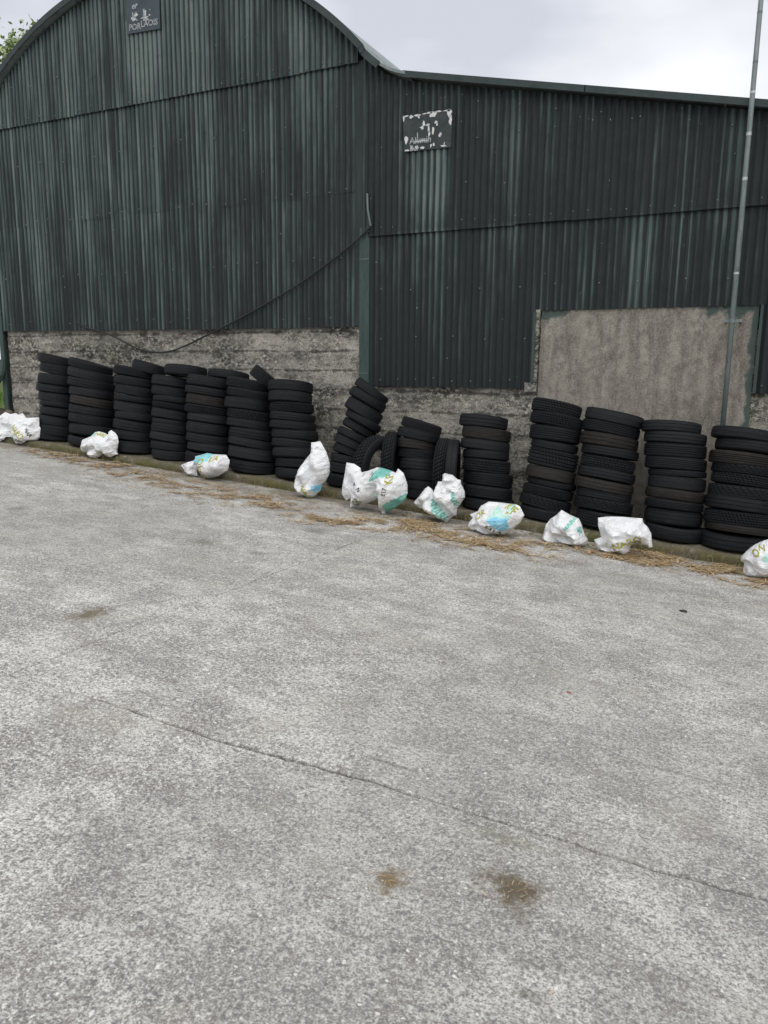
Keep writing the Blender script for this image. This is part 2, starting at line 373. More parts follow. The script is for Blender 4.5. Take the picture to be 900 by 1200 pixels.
yard = bpy.data.objects.new('yard', None); COL.objects.link(yard); yard['kind'] = 'structure'
def wob(u, seed, a=.019):
    return a * (noise.noise(Vector((u * 1.3, seed, 0))) * 1.6 + .7 * noise.noise(Vector((u * 7, seed + 5, 0))) + .45 * noise.noise(Vector((u * 26, seed, 3))))
def slab(x0, x1, fy0, fy1, seeds, gaps, step=.04):
    sx0, sx1, sy0, sy1 = seeds
    gx0, gx1, gy0, gy1 = gaps
    def gp(u, s, g): return g * (.35 + 1.6 * max(0, noise.noise(Vector((u * .9, s + 9, 1))) + .15) + .5 * max(0, noise.noise(Vector((u * 9, s, 2)))))
    lo, hi = [], []
    nx = max(2, int((x1 - x0) / step)); ny = max(2, int((fy1(x0) - fy0(x0)) / step))
    for i in range(nx + 1):
        x = x0 + (x1 - x0) * i / nx
        q = .3 if x < -2.42 else 1.0   # the joint is choked with dirt to the left
        lo.append((x, fy0(x) + wob(x, sy0) + gp(x, sy0, gy0) * q)); hi.append((x, fy1(x) + wob(x, sy1) - gp(x, sy1, gy1) * q))
    lf = [(x0, lo[0][1] + (hi[0][1] - lo[0][1]) * i / ny) for i in range(1, ny)]; rt = [(x1, lo[-1][1] + (hi[-1][1] - lo[-1][1]) * i / ny) for i in range(1, ny)]
    lf = [(x + wob(y, sx0) + gp(y, sx0, gx0), y) for x, y in lf]; rt = [(x + wob(y, sx1) - gp(y, sx1, gx1), y) for x, y in rt]
    lo[0] = (lf[0][0], lo[0][1]); hi[0] = (lf[-1][0], hi[0][1]); lo[-1] = (rt[0][0], lo[-1][1]); hi[-1] = (rt[-1][0], hi[-1][1])
    pts = lo + rt + hi[::-1] + lf[::-1]
    k = len(pts); rings = []
    for (d, dz) in ((.008, 0), (.003, -.003), (0, -.010), (0, -.034)):
        g_ = []
        for i, p in enumerate(pts):
            q, r_ = pts[i - 1], pts[(i + 1) % k]; t = Vector((r_[0] - q[0], r_[1] - q[1])).normalized()
            a_, b_ = p[0] - t.y * d, p[1] + t.x * d; g_.append((a_, b_, ground(a_, b_) + dz))
        rings.append(g_)
    Vv = [q for g in rings for q in g]; Fs = [tuple(range(k))]
    for r_ in range(3):
        for i in range(k): Fs.append((r_ * k + i, (r_ + 1) * k + i, (r_ + 1) * k + (i + 1) % k, r_ * k + (i + 1) % k))
    return mesh_obj('concrete_slab', Vv, Fs, M['yard'], yard)
g1, g2 = .0105, .0026
XJ = [-13.5, -8.1, -3.12, 2.2, 7.0]
YJ = [lambda x: -13.5 + .065 * x, lambda x: -9.6 + .065 * x, lambda x: -5.905 + .062 * max(-7, min(3, x)), lambda x: KY + .01]
for i in range(4):
    for j in range(3):
        slab(XJ[i], XJ[i + 1], YJ[j], YJ[j + 1], (10 + i, 11 + i, 30 + j, 31 + j), (g2, g2, g1, g1 if j < 2 else 0))

# kerb / footing ledge under the tyres
V, Fc = [], []; nx = 560; prof = [(-.0, -.16), (-.004, -.085), (.0, -.05), (.012, -.02), (.035, -.003), (.10, 0), (.45, 0), (1.09, 0)]
for i in range(nx + 1):
    x = -12.2 + 17.2 * i / nx
    for (dy, dz) in prof:
        w = .022 * noise.noise(Vector((x * 2.1, dz * 8, 2))) + .012 * noise.noise(Vector((x * 11, dz * 30, 5)))
        V.append((x, KY + dy + w * (dy < .2), ledge(x) + dz + (.008 * noise.noise(Vector((x * 5, dy * 9, 1))) if -.06 < dz else 0)))
q = len(prof)
for i in range(nx):
    for k in range(q - 1): Fc.append((i * q + k, (i + 1) * q + k, (i + 1) * q + k + 1, i * q + k + 1))
o = mesh_obj('kerb', V, Fc, M['moss'], smooth=True); o['kind'] = 'structure'

# ------------------------------------------------------------------ the two buildings
ACX, ACZ, AR = -7.686, .443, 4.47
XL, XC = -10.77, -4.46                      # left end of the barn, corner between barn and lean-to
DEPTH = 11.0
def arch(x): return ACZ + math.sqrt(max(.01, AR * AR - (x - ACX) ** 2))
def eave(x):                                # top edge of the lean-to front
    if x < -3.87:
        pts = [(-4.46, 3.50), (-4.38, 3.44), (-4.29, 3.36), (-4.19, 3.28), (-4.08, 3.215), (-3.97, 3.17), (-3.87, 3.14)]
        for (a, b), (c, d) in zip(pts, pts[1:]):
            if x <= c: return b + (d - b) * (x - a) / (c - a)
    return 3.14 - .2127 * (x + 3.87)
barn = thing('barn', 'round-roofed green corrugated barn with concrete base, left of the lean-to', 'barn', (ACX, 0, ledge(ACX)))
shed = thing('lean_to_shed', 'lean-to shed of dark corrugated sheets joined to the right of the barn', 'shed', (-1.5, 0, ledge(-1.5)))

def sheet(parent, x0, x1, zb, zt, yo, seed, tilt=0., name='cladding_sheet', rag=0.):
    """one corrugated sheet; zb, zt functions of x"""
    per = int(round((x1 - x0) / PITCH)); ns = max(2, int((x1 - x0) / PITCH * 8)); nz = 7
    Vv, Fs = [], []
    for i in range(ns + 1):
        x = x0 + (x1 - x0) * i / ns; b = zb(x); t_ = zt(x)
        if rag: b += rag * noise.noise(Vector((x * 16, seed, 0)))
        for k in range(nz + 1):
            z = b + (t_ - b) * k / nz
            y = yo - .0095 * math.cos(2 * math.pi * x / PITCH) + .006 * noise.noise(Vector((x * 1.7, z * 1.3, seed * .7))) - tilt * (1 - k / nz)
            if k == 0: y -= .005 * noise.noise(Vector((x * 3, seed, 4)))
            Vv.append((x, y, z))
    for i in range(ns):
        for k in range(nz):
            a = i * (nz + 1) + k; Fs.append((a, a + nz + 1, a + nz + 2, a + 1))
    return mesh_obj(name, Vv, Fs, M['sheet'], parent, smooth=True)
BOLT_B, BOLT_S = MB(), MB()
def bolt(mb, x, z, y):
    x = round(x / PITCH) * PITCH; r = .009
    c = Vector((x, y, z)); n = 6
    vs = [c + Vector((math.cos(a) * r, 0, math.sin(a) * r)) for a in [2 * math.pi * k / n for k in range(n)]] + \
         [c + Vector((math.cos(a) * r * .55, -.011, math.sin(a) * r * .55)) for a in [2 * math.pi * k / n for k in range(n)]]
    mb.add(vs, [(k, k + n, (k + 1) % n + n, (k + 1) % n) for k in range(n)] + [tuple(range(n, 2 * n))])
SW = PITCH * 8
def row(parent, xa, xb, zb, zt, yo, seed, jit=.02, tilt=.012, rag=.0):
    k = 0; x = xa
    while x < xb - .05:
        x1 = min(x + SW, xb)
        if xb - x1 < .2: x1 = xb
        db = rnd.uniform(-jit, jit); dt = rnd.uniform(-jit, jit); sl_ = rnd.uniform(-.004, .004)
        sheet(parent, x, x1 + .022, (lambda q, db=db, sl_=sl_, x=x: zb(q) + db + sl_ * (q - x)), zt, yo - .004 * (k % 2), seed + k, tilt, rag=rag)
        x = x1; k += 1
c_ = lambda v: (lambda x: v)
lap1 = lambda x: 3.395; lap2 = lambda x: 2.02
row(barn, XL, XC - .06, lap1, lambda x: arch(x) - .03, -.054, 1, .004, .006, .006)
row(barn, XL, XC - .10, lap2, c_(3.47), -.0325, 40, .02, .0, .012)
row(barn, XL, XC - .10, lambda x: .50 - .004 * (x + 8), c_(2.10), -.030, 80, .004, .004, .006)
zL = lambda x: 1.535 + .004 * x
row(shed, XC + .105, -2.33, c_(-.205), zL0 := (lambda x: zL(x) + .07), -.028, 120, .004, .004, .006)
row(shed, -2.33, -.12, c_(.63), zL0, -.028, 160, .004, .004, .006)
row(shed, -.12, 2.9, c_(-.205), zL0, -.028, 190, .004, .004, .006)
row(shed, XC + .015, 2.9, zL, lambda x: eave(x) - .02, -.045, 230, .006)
# screw rows
for zz, y0, jx in ((3.45, -.075, .23), (2.06, -.062, .23), (1.30, -.05, .35), (.62, -.048, .30), (2.85, -.06, .45), (3.9, -.073, .4)):
    x = XL + .2
    while x < XC - .2:
        if arch(x) > zz + .15 and rnd.random() < .85: bolt(BOLT_B, x, zz + rnd.uniform(-.03, .03), y0)
        x += jx * rnd.choice((1, 1, 1.33))
for zz, y0, jx in ((1.60, -.06, .2), (.9, -.047, .42), (2.45, -.062, .4), (-.12, -.045, .23), (.35, -.047, .45)):
    x = XC + .25
    while x < 2.8:
        if not (zz < .6 and -2.4 < x < -.1): bolt(BOLT_S, x, zz + rnd.uniform(-.02, .02), y0)
        x += jx
x = XC + .6
while x < 2.8: bolt(BOLT_S, x, eave(x) - .16, -.062); x += .42
for mb, p in ((BOLT_B, barn), (BOLT_S, shed)):
    o = mb.build('roofing_screw', M['bolt'], p); o['kind'] = 'stuff'

# concrete walls with shutter-board lines
def conc(parent, x0, x1, zb, zt, y, mat, step=.03, lines=True, rough=.010, name='concrete_wall', edge=None, side=True):
    nx = int((x1 - x0) / step); nz = int(1.75 / step); Vv, Fs = [], []
    for i in range(nx + 1):
        x = x0 + (x1 - x0) * i / nx
        for k in range(nz + 1):
            b, t_ = zb(x), zt(x); z = b + (t_ - b) * k / nz
            d = rough * (noise.noise(Vector((x * 3, z * 5, 1))) + .7 * noise.noise(Vector((x * 13, z * 17, 2))) + .5 * noise.noise(Vector((x * 34, z * 34, 3))))
            if lines:
                q = (z + .006 * noise.noise(Vector((x * 1.5, 3, 1)))) / .118
                fr = abs(q - round(q)); s_ = .5 + .8 * noise.noise(Vector((x * .7, round(q) * 3.7, 8)))
                if fr < .13: d -= .020 * max(0, s_ + .05) * (1 - fr / .13)
                d += .006 * noise.noise(Vector((0, math.floor(q) * 7.3 + .5, 2)))
            xx = x
            if edge and i in (0, nx): xx += edge * noise.noise(Vector((z * 9, i, 3)))
            Vv.append((xx, y - d, z))
    for i in range(nx):
        for k in range(nz):
            a = i * (nz + 1) + k; Fs.append((a, a + nz + 1, a + nz + 2, a + 1))
    if side:   # thickness: edges return into the wall
        nb = len(Vv); n1 = nz + 1
        ring = [i * n1 for i in range(nx + 1)] + [nx * n1 + k for k in range(1, n1)] + [i * n1 + nz for i in range(nx - 1, -1, -1)] + [k for k in range(nz - 1, 0, -1)]
        for r_ in ring: v = Vv[r_]; Vv.append((v[0], y + .22, v[2]))
        L_ = len(ring)
        for a in range(L_): Fs.append((ring[a], ring[(a + 1) % L_], nb + (a + 1) % L_, nb + a)[::-1])
    o = mesh_obj(name, Vv, Fs, mat, parent, smooth=True); auto_smooth(o, 50); return o
low = lambda x: ledge(x) - .12
conc(barn, XL + .03, XC + .02, low, c_(.60), .012, M['wall'])
conc(shed, XC + .03, 2.9, low, c_(.40), .014, M['wall'], rough=.013)
conc(shed, -2.275, -.16, low, c_(.67), -.016, M['render'], lines=False, rough=.004, name='render_patch', edge=.012)
# broken jamb left of the render patch
mb = MB()
for k in range(16):
    z = -.13 + k * .048; mb.box((-2.325 - rnd.uniform(0, .02), -.045 - rnd.uniform(0, .012), z), (-2.285 + rnd.uniform(-.006, .004), -.005, z + .047))
mb.box((-2.42, -.05, -.235), (-2.29, -.0, -.135))
mb.build('broken_jamb', M['wall'], shed)
mb = MB(); mb.box((-2.352, -.062, -.15), (-2.322, -.02, .61)); mb.build('edge_trim', M['trim'], shed)
mb = MB(); mb.box((-.148, -.055, -.2), (-.122, -.02, .63)); mb.build('edge_trim', M['trim'], shed)

# corner post and flashing between the barn and the lean-to
mb = MB(); mb.box((XC - .02, -.05, -.2), (XC + .112, -.012, 1.62)); o = mb.build('corner_post', M['post'], shed)
mb = MB(); mb.box((XC - .05, -.04, 1.622), (XC + .04, -.012, 3.42)); o = mb.build('corner_flashing', M['clad'], shed)
mb = MB(); mb.box((XC + .09, -.085, 1.56), (XC + .125, -.05, 1.98)); mb.build('cable_clip', M['clad'], shed)
mb = MB(); mb.tube([(XC + .1, -.09, 1.98), (XC + .115, -.10, 1.8), (XC + .15, -.095, 1.62)], .012, 8); mb.build('bracket', M['pole'], shed)
for z in (1.26, -.06): mb = MB(); mb.box((XC - .018, -.055, z), (XC + .11, -.0505, z + .008)); mb.build('strap', M['pole'], shed)
mb = MB(); mb.box((XC - .14, -.032, .5), (XC - .021, .0, 3.42)); mb.build('edge_flashing', M['clad'], barn)

# left stanchion with pipe stub
zb = ledge(XL) - .1
mb = MB(); mb.box((XL - .09, -.05, zb), (XL - .005, -.02, 3.72)); mb.box((XL - .09, .09, zb), (XL - .005, .12, 3.72)); mb.box((XL - .055, -.02, zb), (XL - .04, .09, 3.72))
mb.build('steel_stanchion', M['post'], barn)
mb = MB(); p = W(6, 447, -.05); mb.tube([(XL - .03, -.06, p.z + .33), (XL - .03, -.09, p.z + .16), (XL - .06, -.12, p.z + .06), (XL - .10, -.16, p.z - .02)], .055, 10); mb.build('pipe_stub', M['post'], barn)

# roofs
def arch_roof():
    Vv, Fs = [], []; na = 150; xs_ = []
    a0 = math.acos((XC + .05 - ACX) / (AR + .02)); a1 = math.pi - a0
    ysl = [-.16, -.02, 2, 5, 8, DEPTH + .1]
    prof = []
    for i in range(na + 1):
        a = a0 + (a1 - a0) * i / na; prof.append((ACX + (AR + .02) * math.cos(a), ACZ + (AR + .02) * math.sin(a)))
    fl = [(-3.87, 3.155), (-3.97, 3.185), (-4.08, 3.23), (-4.19, 3.295), (-4.29, 3.375), (-4.38, 3.455)]
    prof = fl + prof
    m_ = len(prof)
    for t_ in (.0, .028):
        for j, y in enumerate(ysl):
            for k, (x, z) in enumerate(prof):
                p0 = prof[max(0, k - 1)]; p1 = prof[min(m_ - 1, k + 1)]; d = Vector((p1[0] - p0[0], 0, p1[1] - p0[1])).normalized(); nn = Vector((d.z, 0, -d.x))
                Vv.append((x + nn.x * t_, y, z + nn.z * t_))
    ny = len(ysl); off = ny * m_
    for s_ in (0, 1):
        for j in range(ny - 1):
            for k in range(m_ - 1):
                a = s_ * off + j * m_ + k; f = (a, a + 1, a + m_ + 1, a + m_); Fs.append(f if s_ else f[::-1])
    for k in range(m_ - 1): Fs.append((k, k + 1, off + k + 1, off + k)); a = (ny - 1) * m_; Fs.append((a + k, off + a + k, off + a + k + 1, a + k + 1))
    for j in range(ny - 1):
        for k in (0, m_ - 1): a = j * m_ + k; Fs.append((a, a + m_, off + a + m_, off + a))
    o = mesh_obj('roof', Vv, Fs, M['roof'], barn, smooth=True); auto_smooth(o, 40)
    # dark strip added along the arch front, in place of the overhang's shadow
    mb = MB(); st = prof[3:]
    for (xa, za), (xb, zb_) in zip(st, st[1:]):
        d = Vector((xb - xa, 0, zb_ - za)).normalized(); nn = Vector((d.z, 0, -d.x)); A, B = Vector((xa, 0, za)), Vector((xb, 0, zb_))
        vs = []
        for P in (A, B):
            for (u, y) in ((.034, -.172), (-.04, -.172), (-.04, -.162), (.034, -.162)): vs.append(P + nn * u + Vector((0, y, 0)))
        mb.add(vs, [(0, 4, 5, 1), (1, 5, 6, 2), (2, 6, 7, 3), (3, 7, 4, 0)])
    mb.build('arch_shade_strip', M['flash_shade'], barn, smooth=False)
arch_roof()
Vv, Fs = [], []
for t_ in (0, .03):
    for y in (-.13, DEPTH):
        for x in (-3.93, 2.95): Vv.append((x, y, eave(x) + .012 + t_ + (.006 if x < -3 else 0)))
mesh_obj('roof', Vv, [(2, 3, 1, 0), (4, 5, 7, 6), (0, 1, 5, 4), (1, 3, 7, 5), (3, 2, 6, 7), (2, 0, 4, 6)], M['roof'], shed)
mb = MB()
for (xa, xb) in ((-3.9, -1.9), (-1.91, .3), (.29, 2.97)):
    za, zb_ = eave(xa) + .05, eave(xb) + .05
    mb.add([(xa, -.155, za), (xb, -.155, zb_), (xb, -.155, zb_ - .065), (xa, -.155, za - .065), (xa, -.142, za), (xb, -.142, zb_), (xb, -.142, zb_ - .065), (xa, -.142, za - .065), (xa, .02, za + .006), (xb, .02, zb_ + .006)],
           [(3, 2, 1, 0), (4, 5, 6, 7), (2, 3, 7, 6), (0, 1, 9, 8), (0, 4, 7, 3), (1, 2, 6, 5)])
mb.build('eave_flashing', M['flash_shade'], shed)
# side and back walls (seen only from a step aside)
mb = MB(); mb.box((XL, -.02, .60), (XL + .03, DEPTH, 3.7)); mb.box((XL, .23, zb), (XL + .2, DEPTH, .60)); mb.box((XL, DEPTH - .05, zb), (2.9, DEPTH, 2.0)); mb.build('side_wall', M['clad'], barn)
mb = MB(); mb.box((2.87, 0.02, ledge(2.9) - .1), (2.9, DEPTH, 1.65)); mb.build('side_wall', M['clad'], shed)

# ------------------------------------------------------------------ text to mesh
BOLD = .022
def text_mesh(body, size):
    cu = bpy.data.curves.new('t', 'FONT'); cu.body = body; cu.size = size; cu.offset = size * BOLD; cu.align_x = 'CENTER'; cu.align_y = 'CENTER'; cu.resolution_u = 2
    ob = bpy.data.objects.new('t', cu); COL.objects.link(ob)
    dg = bpy.context.evaluated_depsgraph_get(); me = ob.evaluated_get(dg).to_mesh()
    v = [tuple(q.co) for q in me.vertices]; f = [tuple(p.vertices) for p in me.polygons]
    ob.evaluated_get(dg).to_mesh_clear(); bpy.data.objects.remove(ob); bpy.data.curves.remove(cu)
    return v, f
def quad_pt(Q, u, v):
    a = Q[0].lerp(Q[1], u); b = Q[3].lerp(Q[2], u); return a.lerp(b, v)
def sign(name, label, Q, th, mat, items, texts):
    """Q: four corners (top left, top right, bottom right, bottom left) on the wall; items: flakes of paint (u, v, ru, rv)"""
    t = thing(name, label, 'sign', sum(Q, Vector()) / 4, 'weathered signs on the corrugated wall')
    bk = [q + Vector((0, th, 0)) for q in Q]
    mesh_obj('board', list(Q) + bk, [(3, 2, 1, 0), (4, 5, 6, 7), (0, 1, 5, 4), (1, 2, 6, 5), (2, 3, 7, 6), (3, 0, 4, 7)], mat, t)
    mb = MB()
    for (u, v, ru, rv) in items:
        k = 11; vs = []
        for i in range(k):
            a = 2 * math.pi * i / k; r_ = 1 + .75 * noise.noise(Vector((math.cos(a) * 1.7 + u * 31, math.sin(a) * 1.7 + v * 17, ru * 40)))
            p = quad_pt(Q, min(1, max(0, u + ru * r_ * math.cos(a))), min(1, max(0, v + rv * r_ * math.sin(a)))); vs.append(p + Vector((0, -.004, 0)))
        mb.add(vs, [tuple(range(k))])
    o = mb.build('paint_flake', M['flake'], t); o['kind'] = 'stuff'
    wdt = (Q[1] - Q[0]).length; hgt = (Q[3] - Q[0]).length
    for (body, u, v, size, sh) in texts:
        vs, fs = text_mesh(body, size); P = []
        for (x, y, _) in vs: P.append(quad_pt(Q, u + (x + sh * y) / wdt, v - y / hgt) + Vector((0, -.005, 0)))
        mesh_obj('lettering', P, fs, M['letter'], t)
    return t
Q = [W(148, -2, -.085), W(186.5, -8, -.085), W(187.5, 33.5, -.085), W(149, 40, -.085)]
sign('sign', 'faded slate-blue sign with worn white letters high on the barn gable', Q, .012, M['signblue'],
     [(.22, .62, .05, .05), (.30, .50, .06, .04), (.16, .58, .02, .03), (.57, .50, .03, .10), (.55, .62, .10, .022), (.70, .57, .025, .03), (.82, .07, .12, .012), (.25, .26, .05, .02), (.31, .23, .03, .03), (.20, .25, .02, .02), (.72, .42, .01, .02)],
     [('POR', .25, .845, .105, .0), ('LAOIS', .69, .80, .105, .0), ('K', .25, .56, .15, 0), ('L', .58, .56, .2, 0), ('er', .26, .25, .11, .2)])
Q = [W(472, 135.5, -.078), W(530.5, 127.5, -.078), W(528.5, 172.5, -.078), W(473.5, 178, -.078)]
sign('sign', 'peeling dark sign with white paint flakes below the lean-to eave', Q, .012, M['signdark'],
     [(.94, .08, .05, .14), (.97, .28, .03, .12), (.90, .03, .08, .02), (.62, .08, .08, .07), (.55, .02, .06, .03), (.72, .02, .07, .02), (.18, .07, .06, .04), (.30, .05, .07, .03), (.33, .10, .02, .05), (.02, .08, .015, .09), (.07, .03, .06, .02), (.45, .03, .05, .015), (.43, .30, .03, .07), (.40, .40, .04, .05), (.52, .34, .05, .03), (.53, .45, .022, .12), (.54, .58, .02, .10), (.68, .30, .03, .04), (.70, .35, .018, .04), (.62, .52, .025, .11), (.76, .66, .025, .05), (.78, .62, .02, .04), (.06, .68, .04, .09), (.30, .62, .008, .10),
      (.06, .97, .05, .025), (.16, .92, .02, .05), (.20, .95, .02, .03), (.28, .92, .04, .04), (.40, .94, .05, .03), (.58, .90, .02, .05), (.64, .88, .02, .05), (.84, .95, .07, .025), (.86, .90, .01, .05), (.36, .75, .14, .02)],
     [('Alumin', .36, .73, .095, .1), ('Bui', .22, .93, .085, 0)])

# ------------------------------------------------------------------ cable, pole, stone
pp = [(434, 266, -.09), (428, 272, -.08), (415, 284, -.075), (390, 304, -.07), (350, 333, -.07), (310, 357, -.07), (270, 379, -.07), (240, 394, -.065), (220, 404, -.05), (200, 411.5, -.04), (182, 413, -.035), (160, 408, -.035), (135, 395, -.055), (115, 387.5, -.065), (101, 384, -.065), (90, 377, -.062)]
P = [W(*q) for q in pp]
def smooth_path(P, k=5):
    o_ = []
    for i in range(len(P) - 1):
        p0, p1, p2, p3 = P[max(0, i - 1)], P[i], P[i + 1], P[min(len(P) - 1, i + 2)]
        for j in range(k):
            t = j / k; o_.append(.5 * ((2 * p1) + (p2 - p0) * t + (2 * p0 - 5 * p1 + 4 * p2 - p3) * t * t + (3 * p1 - p0 - 3 * p2 + p3) * t ** 3))
    return o_ + [P[-1]]
mb = MB(); mb.tube(smooth_path(P), .011, 8)
tag(mb.build('cable', M['cable'], smooth=True), 'black cable sagging across the barn front from the corner post', 'cable')

px_ = -.38
pole = thing('pole', 'tall grey metal pole fixed to the lean-to wall, rising above its eave', 'pole', (px_, -.2, ledge(px_)))
mb = MB(); mb.tube([(px_, -.2, ledge(px_)), (px_, -.2, 1.2), (px_, -.2, 5.2)], [.0255, .0245, .0185], 16); mb.build('tube', M['pole'], pole, smooth=True)
for py, h in ((18, .008), (75, .008), (110, .01), (158, .014), (210, .014), (320, .01)):
    z = W(870, py, -.2).z; mb = MB(); mb.tube([(px_, -.2, z - h), (px_, -.2, z + h)], .0265 - .0012 * max(0, z), 16); mb.build('collar', M['collar'] if py > 100 else M['pole'], pole, smooth=False)
z = W(857, 376, -.2).z
mb = MB(); mb.box((px_ - .085, -.215, z - .014), (px_ + .085, -.19, z + .014)); mb.box((px_ - .075, -.19, z - .012), (px_ - .055, -.02, z + .012)); mb.box((px_ + .055, -.19, z - .012), (px_ + .075, -.02, z + .012)); mb.tube([(px_, -.2, z - .02), (px_, -.2, z + .02)], .031, 16); mb.build('bracket', M['pole'], pole)

def rock(name, c, r, mat):
    bm = bmesh.new(); bmesh.ops.create_icosphere(bm, subdivisions=3, radius=1)
    for v in bm.verts: d = 1 + .25 * noise.noise(v.co * 1.3) + .1 * noise.noise(v.co * 4); v.co = Vector((v.co.x * r[0] * d, v.co.y * r[1] * d, v.co.z * r[2] * d)) + Vector(c)
    me = bpy.data.meshes.new(name); bm.to_mesh(me); bm.free(); me.materials.append(mat); me.polygons.foreach_set('use_smooth', [True] * len(me.polygons))
    o = bpy.data.objects.new(name, me); COL.objects.link(o); return o
p = W(11.5, 488, -.35); tag(rock('stone', (p.x, -.35, p.z), (.08, .085, .10), M['stone']), 'brown stone lying at the foot of the barn’s left corner post', 'stone')
p = G(801, 717); tag(rock('stone', (p.x, p.y, p.z + .004), (.028, .018, .012), M['sub']), 'small dark pebble on the bare yard near the right edge', 'pebble')
p = G(667, 812); tag(rock('clay_chip', (p.x, p.y, p.z + .003), (.012, .008, .005), simple('red_clay', (.28, .13, .09), (.36, .19, .14), 30)), 'small red chip lying alone in the middle of the yard', 'chip')

# ------------------------------------------------------------------ tyres
def lathe(prof, n, rf=None, closed=True):
    Vv, Fs = [], []; m_ = len(prof)
    for i in range(n):
        a = 2 * math.pi * i / n
        for k, (r, z) in enumerate(prof):
            q = r if rf is None else rf(i, k, r); Vv.append((q * math.cos(a), q * math.sin(a), z))
    for i in range(n):
        j = (i + 1) % n
        for k in range(m_ if closed else m_ - 1):
            l = (k + 1) % m_; Fs.append((i * m_ + k, j * m_ + k, j * m_ + l, i * m_ + l))
    return Vv, Fs
def tyre_meshes(i):
    rr = random.Random(i)
    sh = (.36, .33, .38, .34, .30, .36, .37)[i]
    prof = [(.474, -sh + .0), (.474, sh), (.492, sh + .004), (.487, sh + .06), (.470, .462), (.44, .492), (.405, .5), (.375, .485), (.35, .46), (.335, .45), (.315, .43), (.305, .38), (.31, .34), (.36, .38), (.42, .38), (.465, .28), (.475, 0)]
    prof = prof + [(r, -z) for r, z in prof[2:-1][::-1]]   # closed ring
    Vv, Fs = lathe(prof, 56); c = bpy.data.meshes.new('tyre'); c.from_pydata(Vv, [], Fs); c.update()
    c.polygons.foreach_set('use_smooth', [True] * len(c.polygons))
    # tread band
    pr = []; w = sh + .015
    grooves = ((-.22, -.07, .07, .22), (-.24, -.08, .08, .24), (-.15, .15), (-.26, -.1, .1, .26), (-.12, .12), (0,), (-.25, -.12, 0, .12, .25))[i]
    gw, gd = (.016, .016, .014, .018, .012, .010, .012)[i], (.018, .022, .012, .024, .006, .004, .018)[i]
    zs = [(-w, 0)]
    for g in grooves: zs += [(g - gw - .012, 0), (g - gw, 1), (g + gw, 1), (g + gw + .012, 0)]
    zs += [(w, 0)]
    prof2 = []
    for k, (z, g) in enumerate(zs):
        crown = .5015 - .006 * (z / w) ** 4; prof2.append((crown - gd * g, z))
    prof2 = [(.486, -w - .012)] + prof2 + [(.486, w + .012)]
    na = (120, 168, 96, 144, 72, 64, 120)[i]; blk = (0, 3, 0, 3, 0, 0, 4)[i]
    def rf(a, k, r):
        if blk and k not in (0, len(prof2) - 1):
            rib = k // 4; 
            if (a + rib) % blk == 0: return r - gd * .75
        return r
    Vv, Fs = lathe(prof2, na, rf, closed=False); t_ = bpy.data.meshes.new('tread'); t_.from_pydata(Vv, [], [f[::-1] for f in Fs][::1]); t_.update()
    t_.flip_normals()
    return c, t_
TY = {}
for i in range(7):
    for dusty in (0, 1):
        c, t_ = tyre_meshes(i); c.materials.append(M['brown'] if dusty else M['rubber']); t_.materials.append(M['brown'] if dusty else M['tread']); TY[i, dusty] = (c, t_)
GRP = 'worn tyres stored along the barn wall'
def add_tyre(loc, dia, th, mat3, var, dusty, label):
    c, t_ = TY[var, dusty]
    o = bpy.data.objects.new('tyre', c); COL.objects.link(o); h = bpy.data.objects.new('tread', t_); COL.objects.link(h); h.parent = o
    mw = mat3.to_4x4(); mw.translation = loc
    o.matrix_world = mw @ Matrix.Diagonal((dia, dia, th, 1))
    tag(o, label, 'tyre', GRP); return o
YB, LEAN = -.655, 8.0                      # axis of the bottom tyres, how far the stacks lean back on the wall
YT = -.5
ORD = ['top', 'second', 'third', 'fourth', 'fifth', 'sixth', 'seventh', 'eighth', 'ninth', 'tenth', 'eleventh']
def zoomed(ox, oy, s, rows): return [(ox + c / s, w / s, oy + a / s, oy + b / s) + tuple(r) for (c, w, a, b, *r) in rows]
def col(ys, xc, w, tilts=None):
    n_ = len(ys) - 1; f = lambda q, i: q if not isinstance(q, (list, tuple)) else q[0] + (q[1] - q[0]) * i / max(1, n_ - 1) if len(q) == 2 else q[i]
    return [(f(xc, i), f(w, i), ys[i], ys[i + 1], (tilts or {}).get(i, 0)) for i in range(n_)]
DUST = {(11, 2), (11, 6), (13, 2), (10, 5), (8, 2), (4, 2), (9, 1), (1, 4), (12, 6), (13, 8)}
TREADY = {(10, 0): 3, (10, 1): 1, (10, 4): 3, (10, 7): 1, (10, 8): 6, (11, 4): 3, (11, 8): 6, (11, 9): 1, (8, 0): 1, (9, 4): 3, (13, 4): 3, (13, 5): 6, (13, 7): 1, (6, 2): 1, (5, 3): 6, (13, 3): 6, (12, 3): 0, (8, 3): 6, (3, 3): 1, (4, 3): 3}
